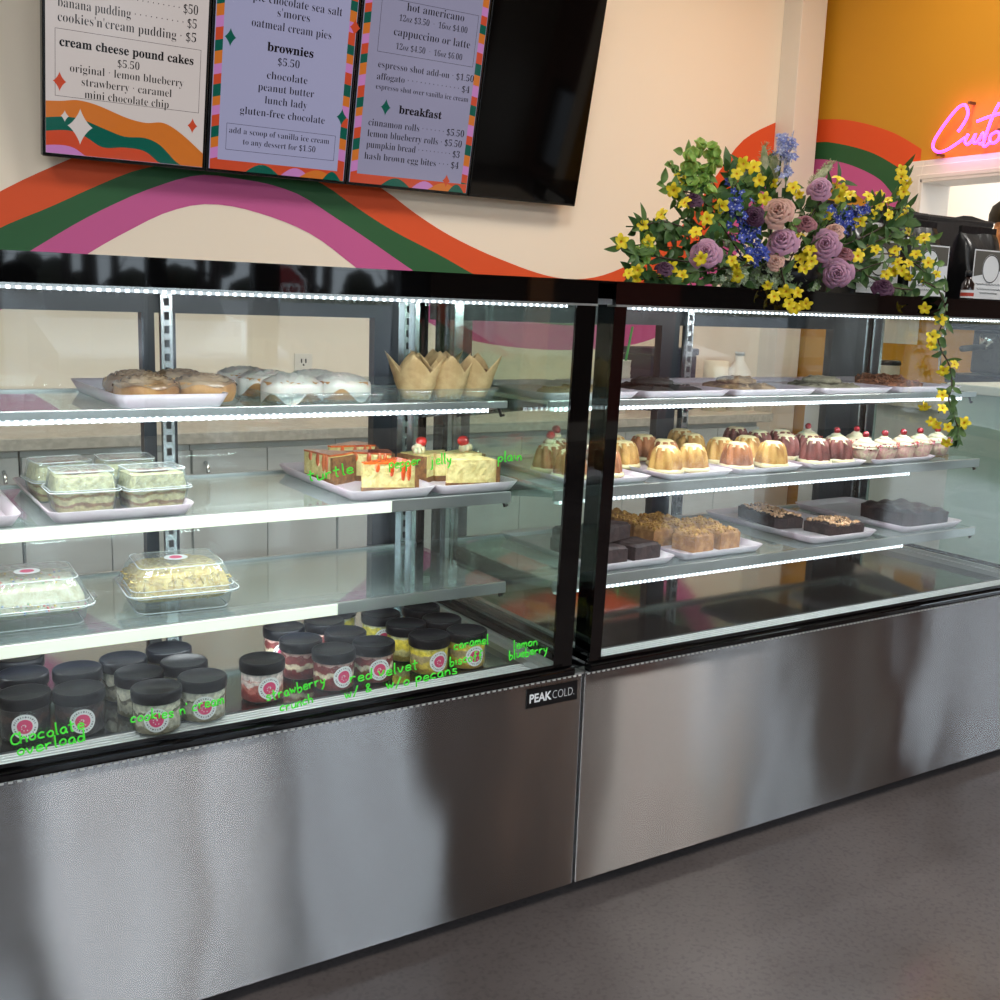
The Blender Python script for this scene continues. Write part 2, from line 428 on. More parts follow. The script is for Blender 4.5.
# ============================================================ BACK COUNTER
cabm = mat('cabinet_grey', (212, 214, 213), .45); ctop = mat('worktop_laminate', (206, 200, 190), .35, c2=(188, 182, 172), scale=60)
CX = [-1.674, -1.17, -.664, -.159, .346, .851, 1.356, 1.861, 2.366]
cab0 = None
for i in range(len(CX) - 1):
    x = CX[i]
    nm = ['with its handle out of sight at the far left', 'left of the first handle seen', 'behind the pudding tubs, with two bright pull handles',
          'behind the orange cheesecakes', 'behind the strawberry cheesecakes', 'behind the seam of the two cases', 'behind the small bundt cakes', 'behind the cupcakes'][i]
    lb = 'grey flat-front base cabinet ' + nm
    if cab0 is None:
        c_ = empty('base_cabinet', lb, 'cabinet', (x, 1.9, 0), group='base cabinets along the back wall'); cab0 = c_
        MB().box(.002, .503, .02, .6, G + .08, .735).build('body', cabm, c_); MB().box(.002, .503, .06, .6, G, G + .08).build('plinth', blk, c_)
        for da, db, hx in ((.004, .251, .045), (.254, .501, .46)):
            d_ = MB().box(da, db, 0, .02, G + .09, .715).build('door', cabm, c_, bevel=.002)
            MB().tube([(hx, 0, .675), (hx, -.022, .67), (hx, -.032, .64), (hx, -.032, .58), (hx, -.022, .55), (hx, 0, .545)], .006, 8).build('handle', chrome, d_)
    else: dup(cab0, (x, 1.9, 0), label=lb)
wt = MB().box(-1.70, 2.42, 1.875, 2.5, .737, .775)
tag(wt.build('worktop', ctop, bevel=.004), 'pale laminate worktop running over the grey cabinets along the back wall', 'worktop')
o_ = MB().box(-.036, .036, -.006, 0, -.058, .058, 0)
for dz in (-.026, .026):
    for dx in (-.009, .009): o_.box(dx - .0025, dx + .0025, -.008, -.006, dz - .004, dz + .012, 1)
    o_.sphere((0, -.006, dz - .012), .004, 8, 4, 1)
tag(o_.build('wall_outlet', [trimw, blk], loc=(.46, 2.5, .935)), 'white double wall outlet above the back worktop', 'outlet')
# things standing on the back worktop
t = empty('storage_box', 'dark navy box standing on the back worktop behind the right case', 'box', (2.02, 2.2, .775))
MB().box(-.13, .13, -.1, .1, 0, .24).build('body', mat('navy', (34, 38, 60), .5), t, bevel=.006)
MB().box(-.137, .137, -.107, .107, .24, .27).build('lid', mat('navy', (34, 38, 60), .5), t, bevel=.006)
t = MB().lathe([(.0, 0), (.055, 0), (.055, .22), (.018, .22), (.018, .0)], 24).build('paper_roll', mat('paper', (228, 220, 200), .8), loc=(2.22, 2.05, .775))
tag(t, 'cream paper towel roll standing right of the dark box', 'paper roll')
cup = None
for i, z in enumerate((0, .03, .06, .09)):
    lb = 'white paper cup nested in a short stack, %s' % ['bottom of the stack', 'second from the bottom', 'third from the bottom', 'topmost with the green straw'][i]
    if cup is None:
        cup = MB().lathe([(0, 0), (.032, 0), (.045, .13), (.047, .132), (.043, .132), (.03, .006)], 20).build('paper_cup', mat('paper_white', (232, 230, 224), .6), loc=(1.68, 2.05, .775))
        tag(cup, lb, 'cup', 'stack of white paper cups')
    else:
        c2 = cup.copy(); COL.objects.link(c2); c2.location = (1.68, 2.05, .775 + z); c2['label'] = lb
tag(MB().tube([(0, 0, 0), (.05, 0, .26)], .005, 8).build('drinking_straw', mat('straw_green', (30, 140, 70), .4), loc=(1.685, 2.05, .875)), 'green drinking straw leaning out of the paper cups', 'straw')
t = empty('milk_jug', 'white plastic milk jug on the back worktop right of the paper roll', 'jug', (2.36, 2.05, .775))
MB().lathe([(0, 0), (.06, 0), (.062, .12), (.055, .17), (.022, .22), (.02, .245)], 20).build('body', mat('paper_white'), t)
MB().lathe([(0, .26), (.022, .26), (.022, .245), (0, .245)], 16).build('cap', mat('cap_grey', (190, 195, 200), .4), t)

# side counter with coffee machine, against the yellow wall
t = empty('side_counter', 'white side counter against the yellow wall beyond the right case', 'counter', (2.8, 1.25, 0))
MB().box(-.28, .33, -.54, .54, G, .86).build('body', cabm, t); MB().box(-.31, .34, -.56, .56, .86, .9).build('top', ctop, t, bevel=.004)
t = empty('coffee_machine', 'dark espresso machine on the side counter beyond the right case', 'coffee machine', (2.8, .95, .9))
dk = mat('machine_dark', (38, 40, 44), .3, .6)
MB().box(-.16, .2, -.25, .25, .06, .10).box(-.0, .2, -.25, .25, .1, .3).box(-.18, .2, -.26, .26, .27, .38).build('body', dk, t, bevel=.01)
m_ = MB().box(-.2, .0, -.23, .23, .03, .06)
for k in range(12): m_.box(-.19, -.01, -.22 + k * .038, -.21 + k * .038, .06, .063)
m_.build('drip_tray', chrome, t)
for y_ in (-.12, .12):
    g_ = MB().lathe([(0, .2), (.03, .2), (.033, .26), (0, .27)], 16, M=Matrix.Translation((-.09, y_, 0))).build('group_head', chrome, t)
    MB().tube([(-.09, y_, .21), (-.25, y_, .2)], .012, 8).build('handle', blk, g_)
MB().tube([(-.19, .24, .3), (-.2, .25, .2), (-.19, .25, .1)], .006, 8).build('steam_wand', chrome, t)
MB().box(-.185, -.18, -.1, .1, .3, .36).build('gauge_panel', chrome, t)
for k, (y_, lb) in enumerate(((1.62, 'steel canister on the side counter nearer the corner'), (1.5, 'steel canister on the side counter beside the coffee machine'))):
    t = empty('steel_canister', lb, 'canister', (2.68, y_, .9), group='steel canisters')
    MB().lathe([(0, 0), (.05, 0), (.05, .11), (.052, .112)], 24).build('body', chrome, t)
    MB().lathe([(0, .13), (.048, .13), (.053, .12), (.053, .112), (0, .112)], 24).build('lid', dk, t)
tag(MB().box(-.002, 0, -.11, .11, -.08, .08).build('paper_notice', mat('paper_white'), loc=(XS, 1.83, 1.17)), 'blank white paper notice on the yellow wall', 'notice')

# sage counter next to the right case
sage = mat('sage_panel', (176, 192, 182), .5)
t = empty('checkout_counter', 'pale sage green checkout counter at the far right end of the cases', 'counter', (2.35, .35, 0))
MB().box(-.44, .6, -.33, .28, G + .08, .98).build('body', sage, t); MB().box(-.46, .62, -.36, .3, .98, 1.01).build('top', trimw, t, bevel=.004)
MB().box(-.42, .58, -.28, .25, G, G + .08).build('plinth', blk, t)

# ============================================================ NEON SIGN on the yellow wall
ne = mat('neon_pink', (255, 120, 230), .3, emit=(255, 62, 222), estr=3.6)
STR = [[(1.592, 2.013), (1.567, 2.045), (1.552, 2.082), (1.569, 2.119), (1.599, 2.116), (1.636, 2.083), (1.678, 2.033), (1.709, 1.985), (1.708, 1.954), (1.679, 1.936), (1.637, 1.942), (1.592, 1.963), (1.554, 1.984)],
       [(1.54, 1.997), (1.552, 1.968), (1.538, 1.954), (1.517, 1.97), (1.505, 1.993), (1.511, 1.964), (1.498, 1.956), (1.48, 1.976), (1.469, 1.994), (1.461, 1.969), (1.464, 1.952), (1.484, 1.952)],
       [(1.407, 2.108), (1.428, 2.067), (1.444, 2.021), (1.457, 1.973), (1.463, 1.945), (1.451, 1.938), (1.435, 1.95)], [(1.504, 2.045), (1.454, 2.056), (1.39, 2.065)],
       [(1.407, 1.992), (1.431, 1.98), (1.433, 1.956), (1.413, 1.947), (1.392, 1.962), (1.392, 1.984), (1.407, 1.992)],
       [(1.37, 1.99), (1.375, 1.95), (1.36, 1.985), (1.345, 1.99), (1.345, 1.95), (1.325, 1.985), (1.31, 1.985), (1.305, 1.955), (1.29, 1.955)]]


def smooth_path(p, n=5):
    out = []
    for i in range(len(p) - 1):
        a = p[max(i - 1, 0)]; b_ = p[i]; c = p[i + 1]; d = p[min(i + 2, len(p) - 1)]
        for k in range(n):
            t = k / n
            out.append(tuple(0.5 * (2 * b_[j] + (c[j] - a[j]) * t + (2 * a[j] - 5 * b_[j] + 4 * c[j] - d[j]) * t * t + (3 * b_[j] - a[j] - 3 * c[j] + d[j]) * t**3) for j in range(len(b_))))
    out.append(tuple(p[-1])); return out


t = empty('neon_sign', 'glowing pink script neon sign reading Custom on the yellow wall', 'neon sign', (3.13, 1.5, 1.93))
tb = MB()
for st in STR: tb.tube([(-.02, y - 1.5, z - 1.93) for y, z in smooth_path(st)], .0062, 8)
tb.build('neon_tube', ne, t)
for y_, z_ in ((1.553, 2.128), (1.682, 1.925), (1.40, 2.0)):
    MB().box(-.02, .02, -.006, .006, -.005, .005, M=Matrix.Translation((0, y_ - 1.5, z_ - 1.93))).build('bracket', mat('bracket_brown', (96, 70, 40), .4), t)
area_light('neon_glow_light', (3.07, 1.5, 2.02), .3, .3, (1, .25, .85), rot=(0, R(-90), 0), size_y=.3)

# ============================================================ PERSON in the room behind the hatch
skin = mat('skin', (196, 150, 122), .6, sss=.1)
p_ = empty('person', 'person in a dark cap and dark shirt standing in the room behind the hatch', 'person', (4.4, 2.17, G)); p_.scale = (.975, .975, .975)
J = {'pelvis': (0, 0, .95), 'chest': (0, 0, 1.28), 'neck': (0, 0, 1.46), 'nk2': (0, -.01, 1.53), 'hd': (0, -.02, 1.62), 'hd2': (0, -.01, 1.72),
     'sl': (-.19, 0, 1.42), 'el': (-.24, .02, 1.14), 'wl': (-.22, -.12, .92), 'hl': (-.21, -.16, .86), 'sr': (.19, 0, 1.42), 'er': (.24, .02, 1.14), 'wr': (.22, -.12, .92), 'hr': (.21, -.16, .86),
     'pl': (-.1, 0, .9), 'kl': (-.11, -.01, .5), 'al': (-.11, .02, .08), 'fl': (-.11, -.13, .035), 'pr': (.1, 0, .9), 'kr': (.11, -.01, .5), 'ar': (.11, .02, .08), 'fr': (.11, -.13, .035)}
RA = dict(pelvis=.15, chest=.155, neck=.07, nk2=.055, hd=.082, hd2=.078, sl=.065, el=.045, wl=.03, hl=.035, sr=.065, er=.045, wr=.03, hr=.035, pl=.1, kl=.065, al=.04, fl=.035, pr=.1, kr=.065, ar=.04, fr=.035)
ED = [('pelvis', 'chest'), ('chest', 'neck'), ('neck', 'nk2'), ('nk2', 'hd'), ('hd', 'hd2'), ('neck', 'sl'), ('sl', 'el'), ('el', 'wl'), ('wl', 'hl'), ('neck', 'sr'), ('sr', 'er'), ('er', 'wr'), ('wr', 'hr'),
      ('pelvis', 'pl'), ('pl', 'kl'), ('kl', 'al'), ('al', 'fl'), ('pelvis', 'pr'), ('pr', 'kr'), ('kr', 'ar'), ('ar', 'fr')]
import bmesh


def skin_body(name, keys, edges, radii, m, parent):
    me = bpy.data.meshes.new(name); me.from_pydata([J[k] for k in keys], [(keys.index(p), keys.index(q)) for p, q in edges], []); me.materials.append(m)
    o = bpy.data.objects.new(name, me); COL.objects.link(o); o.parent = parent
    o.modifiers.new('skin', 'SKIN')
    if not len(me.skin_vertices):
        bm_ = bmesh.new(); bm_.from_mesh(me); bm_.verts.layers.skin.verify(); bm_.to_mesh(me); bm_.free()
    sv = me.skin_vertices[0].data
    for i, k in enumerate(keys): sv[i].radius = (radii[k], radii[k] * (.72 if k in ('pelvis', 'chest', 'waist') else 1)); sv[i].use_root = (i == 0)
    o.modifiers.new('sub', 'SUBSURF').render_levels = 2
    return o


skin_body('body', list(J), ED, RA, skin, p_)
shirt = mat('shirt_dark', (36, 36, 40), .8)
J.update(waist=(0, 0, 1.1), ml=(-.222, .012, 1.22), mr=(.222, .012, 1.22), nb=(0, 0, 1.45))
skin_body('shirt', ['pelvis', 'waist', 'chest', 'nb', 'sl', 'ml', 'sr', 'mr'], [('pelvis', 'waist'), ('waist', 'chest'), ('chest', 'nb'), ('nb', 'sl'), ('sl', 'ml'), ('nb', 'sr'), ('sr', 'mr')],
          dict(pelvis=.185, waist=.175, chest=.185, nb=.085, sl=.088, ml=.07, sr=.088, mr=.07), shirt, p_)
MB().lathe([(.0, .125), (.05, .118), (.085, .09), (.1, .045), (.1, .0)], 20, M=Matrix.Translation((0, -.01, 1.685))).box(-.07, .07, -.2, -.08, .0, .012, M=Matrix.Translation((0, 0, 1.685))).build('cap', mat('cap_black', (18, 18, 20), .7), p_)
f_ = MB().sphere((0, -.105, 1.62), .014, 8, 6, 0, sq=(1, 1.3, 1.3)).sphere((-.088, -.01, 1.625), .02, 8, 6, 0, sq=(.4, 1, 1.4)).sphere((.088, -.01, 1.625), .02, 8, 6, 0, sq=(.4, 1, 1.4))
f_.sphere((-.032, -.092, 1.65), .010, 8, 6, 1).sphere((.032, -.092, 1.65), .010, 8, 6, 1).box(-.025, .025, -.1, -.085, 1.572, 1.58, 2)
f_.build('face', [skin, blk, mat('lips', (150, 80, 76), .5)], p_)
MB().lathe([(.125, .98), (.13, .9), (.1, .8)], 16, M=Matrix.Diagonal((1.25, .9, 1, 1))).tube([(-.1, 0, .92), J['kl'], J['al']], [.115, .085, .065], 12).tube([(.1, 0, .92), J['kr'], J['ar']], [.115, .085, .065], 12).build('trousers', mat('denim', (44, 50, 66), .8), p_)

# ============================================================ MENU SCREENS
TVW, TVH, TILT = .5405, .97, R(11.5)
tvx0 = -.4815
frame_m = mat('tv_frame', (12, 12, 13), .25)


def smat(name, rgb, s=.80):
    return mat(name, tuple(int(q * .35) for q in rgb), .12, emit=rgb, estr=s)


sc_bg1 = smat('screen_cream', (196, 186, 182)); sc_bg2 = smat('screen_lilac', (150, 150, 180)); sc_bg3 = smat('screen_violet', (136, 134, 158))
sc_or = smat('screen_orange', (196, 108, 40), .75); sc_rd = smat('screen_red', (190, 70, 42), .75); sc_tl = smat('screen_teal', (12, 84, 70), .75); sc_lp = smat('screen_pink', (190, 124, 184), .7)
sc_off = mat('screen_off', (5, 4, 4), .05, spec=.2); sc_tx = smat('screen_text', (22, 18, 22), .05)
def star(mb, x, z, r, m, y):
    p = []
    for k in range(32):
        a = 2 * math.pi * k / 32
        p.append((x + r * .8 * math.copysign(abs(math.cos(a))**2.6, math.cos(a)), z + r * 1.15 * math.copysign(abs(math.sin(a))**2.6, math.sin(a))))
    c = len(p); mb.add([(a_, y, b_) for a_, b_ in p] + [(x, y, z)], [(k, (k + 1) % c, c) for k in range(c)], m)


def tv(i, label, kind):
    t = empty('menu_screen', label, 'menu screen', (tvx0 + TVW * i, 2.42, 1.637), group='menu screens in a row')
    t.rotation_euler = (TILT, 0, 0)
    f = MB().box(.002, TVW - .002, 0, .035, -.0, TVH); f.box(.08, TVW - .08, .035, .06, .12, TVH - .12)
    f.build('housing', frame_m, t, bevel=.003)
    MB().box(.2, .34, .03, .150, .4, .6).build('wall_bracket', blk, t)
    return t


def edge_border(mb, y, x0, x1, z0, z1, th, tb, mats, seed):
    rr = random.Random(seed); k = 0
    for sx in (0, 1):
        z = z0; a = x0 if sx == 0 else x1 - th; b_ = a + th
        while z < z1:
            h = .030 + rr.random() * .012; m = mats[k % 4]; k += 1
            s1 = .008 if sx == 0 else -.004
            mb.add([(a, y, z), (b_, y, z + s1), (b_, y, min(z + h, z1) + s1), (a, y, min(z + h, z1))], [(0, 1, 2, 3)], m); z += h
    pts = lambda c: [(x0 + (x1 - x0) * q / 20, c + .012 * math.sin(q * .75 + c * 90)) for q in range(21)]
    mb.add([(x0, y - .0001, z0), (x1, y - .0001, z0), (x1, y - .0001, z0 + tb), (x0, y - .0001, z0 + tb)], [(0, 1, 2, 3)], mats[0])
    for qn, (cx, w_, m) in enumerate(((.26, .12, mats[3]), (.52, .11, mats[1]), (.66, .14, mats[2]), (.84, .07, mats[3]))):
        xa = x0 + (x1 - x0) * cx; n = 10; v = []
        for q in range(n + 1):
            s_ = q / n; xx = xa + w_ * s_; v += [(xx, y - .0003 - .0002 * qn, z0), (xx, y - .0003 - .0002 * qn, z0 + tb * math.sin(math.pi * s_) * .85 + .001)]
        mb.add(v, [(2 * q, 2 * q + 2, 2 * q + 3, 2 * q + 1) for q in range(n)], m)


def frame_line(mb, x0, x1, z0, z1, y, m, w_=.0012):
    for a, b_, c, d in ((x0, x1, z0, z0 + w_), (x0, x1, z1 - w_, z1), (x0, x0 + w_, z0, z1), (x1 - w_, x1, z0, z1)):
        mb.add([(a, y, c), (b_, y, c), (b_, y, d), (a, y, d)], [(0, 1, 2, 3)], m)


def TM(x, z, y=-.004): return Matrix.Translation((x, y, z)) @ Matrix.Rotation(R(90), 4, 'X')


def lines(t, L, ox):
    for (s, x0, x1, zb, size, wt_) in L:
        k = .012 * (x0 - ox) / TVW
        mb = MB(); text(mb, s, TM(x0 - ox - k, zb + size * .06), size * (.88 if wt_ < 0 else .84), width=(x1 - x0) * .975, weight=wt_); mb.build('menu_heading' if wt_ > 0 else 'menu_line', sc_tx, t)


THIN, BOLD = -.012, .012
# ---- screen 1
t = tv(0, 'menu screen listing puddings and cream cheese pound cakes, leftmost of the four', 1); ox = tvx0
s1 = MB(); s1.box(.012, TVW - .012, -.002, 0, .012, TVH - .012, 0)
y_ = -.0026
WA = [(0, .172), (.06, .178), (.11, .186), (.17, .178), (.27, .148), (.33, .140), (.39, .146), (.45, .118), (.53, .058)]
WB = [(0, .120), (.07, .130), (.12, .128), (.2, .104), (.26, .088), (.33, .090), (.38, .072), (.44, .020), (.53, -.02)]
WC = [(0, .078), (.08, .088), (.13, .076), (.19, .046), (.26, .052), (.33, .046), (.39, .006), (.53, -.05)]
WD = [(0, .034), (.06, .040), (.1, .034), (.15, .004), (.3, -.05)]
def wave(mb, top, bot, m, yy):
    v = []
    n = 60
    for k in range(n + 1):
        x = .012 + (TVW - .024) * k / n
        v += [(x, yy, max(.013, curve_z(top, x))), (x, yy, max(.0125, curve_z(bot, x) if bot else .0125))]
    mb.add(v, [(2 * k, 2 * k + 1, 2 * k + 3, 2 * k + 2) for k in range(n)], m)
wave(s1, WA, WB, 1, y_); wave(s1, WB, WC, 2, y_ - .0002); wave(s1, WC, WD, 3, y_ - .0004); wave(s1, WD, None, 4, y_ - .0006)
star(s1, .118, .104, .050, 0, y_ - .0012); star(s1, .070, .132, .016, 0, y_ - .0012); star(s1, .054, .237, .026, 3, y_ - .0016); star(s1, .488, .148, .022, 3, y_ - .0012)
frame_line(s1, .040, .508, .192, .396, y_ - .0008, 5)
s1.build('screen', [sc_bg1, sc_or, sc_tl, sc_rd, sc_lp, sc_tx], t)
lines(t, [('· · · · · · · · · · $50', -.20, .022, .500, .048, THIN), ('banana pudding · · · · · · · · · · $5', -.432, .02, .457, .048, THIN), ("cookies'n'cream pudding · $5", -.432, .02, .414, .048, THIN),
          ('cream cheese pound cakes', -.427, .014, .342, .047, BOLD), ('$5.50', -.242, -.170, .302, .040, THIN), ('original · lemon blueberry', -.394, -.018, .268, .042, THIN),
          ('strawberry · caramel', -.357, -.058, .230, .042, THIN), ('mini chocolate chip', -.347, -.067, .193, .042, THIN)], ox)
# ---- screen 2
t = tv(1, 'menu screen listing brownies, with a striped coloured border, second from the left', 2); ox = tvx0 + TVW
s2 = MB(); s2.box(.012, TVW - .012, -.002, 0, .012, TVH - .012, 0)
edge_border(s2, -.0026, .014, TVW - .014, .012, TVH - .012, .027, .034, (3, 4, 1, 2), 3)
star(s2, .066, .452, .026, 2, -.0036); star(s2, .522, .552, .026, 3, -.0036); star(s2, .500, .240, .026, 2, -.0036)
frame_line(s2, .068, .482, .082, .172, -.0032, 5)
s2.build('screen', [sc_bg2, sc_or, sc_tl, sc_rd, sc_lp, sc_tx], t)
lines(t, [('triple chocolate sea salt', .160, .539, .578, .047, THIN), ("s'mores", .292, .415, .540, .046, THIN), ('oatmeal cream pies', .200, .503, .496, .046, THIN),
          ('brownies', .262, .439, .425, .050, BOLD), ('$5.50', .305, .388, .383, .042, THIN), ('chocolate', .267, .423, .334, .043, THIN), ('peanut butter', .237, .453, .292, .043, THIN),
          ('lunch lady', .265, .429, .250, .043, THIN), ('gluten-free chocolate', .175, .503, .206, .043, THIN), ('add a scoop of vanilla ice cream', .139, .528, .138, .034, THIN),
          ('to any dessert for $1.50', .192, .475, .103, .034, THIN)], ox)
# ---- screen 3
t = tv(2, 'menu screen listing coffee and breakfast, with a striped border, third from the left', 3); ox = tvx0 + 2 * TVW
s3 = MB(); s3.box(.012, TVW - .012, -.002, 0, .012, TVH - .012, 0)
edge_border(s3, -.0026, .014, TVW - .014, .012, TVH - .012, .027, .034, (3, 4, 1, 2), 5)
star(s3, .134, .296, .026, 2, -.0036); star(s3, .430, .052, .022, 3, -.0036)
frame_line(s3, .078, .488, .486, .672, -.0032, 5)
s3.build('screen', [sc_bg3, sc_or, sc_tl, sc_rd, sc_lp, sc_tx], t)
lines(t, [('hot americano', .785, 1.035, .638, .046, THIN), ('12oz $3.50  ·  16oz $4.00', .757, 1.055, .600, .036, THIN), ('cappuccino or latte', .740, 1.075, .548, .046, THIN), ('12oz $4.50  ·  16oz $6.00', .755, 1.046, .502, .036, THIN),
          ('espresso shot add-on · $1.50', .688, 1.111, .430, .040, THIN), ('affogato · · · · · · · · · · · · · $4', .687, 1.098, .388, .040, THIN), ('espresso shot over vanilla ice cream', .687, 1.097, .355, .033, THIN),
          ('breakfast', .794, .985, .278, .050, BOLD), ('cinnamon rolls · · · · · · $5.50', .670, 1.097, .222, .042, THIN), ('lemon blueberry rolls · $5.50', .670, 1.092, .182, .042, THIN),
          ('pumpkin bread · · · · · · · · · $3', .670, 1.088, .142, .042, THIN), ('hash brown egg bites · · · $4', .666, 1.090, .100, .042, THIN)], ox)
# ---- screen 4
t = tv(3, 'switched-off black menu screen, rightmost of the four', 4)
MB().box(.008, TVW - .008, -.002, 0, .01, TVH - .01).build('screen', sc_off, t)

# ============================================================ DISPLAY CASES
steel = bpy.data.materials.new('brushed_steel'); steel.use_nodes = True; nt = steel.node_tree; nt.nodes.remove(nt.nodes['Principled BSDF']); b = nt.nodes.new('ShaderNodeBsdfAnisotropic')
nt.links.new(b.outputs[0], nt.nodes['Material Output'].inputs[0])
b.inputs['Color'].default_value = lin((182, 180, 180)); b.inputs['Roughness'].default_value = .26; b.inputs['Anisotropy'].default_value = .86
tg = nt.nodes.new('ShaderNodeCombineXYZ'); tg.inputs[0].default_value = 1; nt.links.new(tg.outputs[0], b.inputs['Tangent'])
tc = nt.nodes.new('ShaderNodeTexCoord'); mp = nt.nodes.new('ShaderNodeMapping'); mp.inputs['Scale'].default_value = (3, 3, 400)
nz = nt.nodes.new('ShaderNodeTexNoise'); nz.inputs['Scale'].default_value = 2; nz.inputs['Detail'].default_value = 2
nt.links.new(tc.outputs['Object'], mp.inputs[0]); nt.links.new(mp.outputs[0], nz.inputs['Vector'])
mp2 = nt.nodes.new('ShaderNodeMapping'); mp2.inputs['Scale'].default_value = (2.2, 1, 1.3); nt.links.new(tc.outputs['Object'], mp2.inputs[0])
nb = nt.nodes.new('ShaderNodeTexNoise'); nb.inputs['Scale'].default_value = 1.6; nb.inputs['Detail'].default_value = 1.2
nt.links.new(mp2.outputs[0], nb.inputs['Vector'])
bp = nt.nodes.new('ShaderNodeBump'); bp.inputs['Distance'].default_value = .009; bp.inputs['Strength'].default_value = 1
bp2 = nt.nodes.new('ShaderNodeBump'); bp2.inputs['Distance'].default_value = .00006; bp2.inputs['Strength'].default_value = 1
nt.links.new(nb.outputs[0], bp.inputs['Height']); nt.links.new(nz.outputs[0], bp2.inputs['Height']); nt.links.new(bp.outputs[0], bp2.inputs['Normal'])
nt.links.new(bp2.outputs[0], b.inputs['Normal'])
MATS['brushed_steel'] = steel
alu = mat('aluminium', (190, 194, 192), .3, .85)
deckm = mat('deck_steel', (168, 172, 172), .07, 1.0)
gl_front = glass('display_glass', (252, 254, 253), 1.52)
gl_side = glass('side_glass', (242, 249, 246), 1.5)
gl_shelf = glass('shelf_glass', (232, 241, 238), 1.5, haze=.10, haze_rgb=(190, 205, 205))
gl_door = glass('rear_door_glass', (248, 250, 249), 1.4)
navy = mat('door_frame_navy', (20, 28, 40), .35)
led_hi = led_mat('led_tape', 6, 26, base=.12); lip_glow = mat('lip_reflected_light', (236, 240, 225), .4, emit=(240, 245, 228), estr=.5)  # the soft one puts light reflected in the shelf lip into emission
led_mid = led_mat('led_tape_low', 5, 26, base=.12)
slot = mat('slotted_standard', (176, 180, 182), .25, .9)
ZT, ZL, ZP, ZD = 1.25, 1.209, .551, .554
gy = lambda z: -.006 - .022 * (z - .56) / (1.21 - .56)   # the front pane leans out a little towards its top


def lamp_under(xa, xb, y, z, pw):
    """the light thrown down and back by one LED strip"""
    area_light('led_light', ((xa + xb) / 2, y, z), abs(xb - xa), pw * abs(xb - xa), (.93, .98, 1.0), rot=(R(28), 0, 0), size_y=.012)


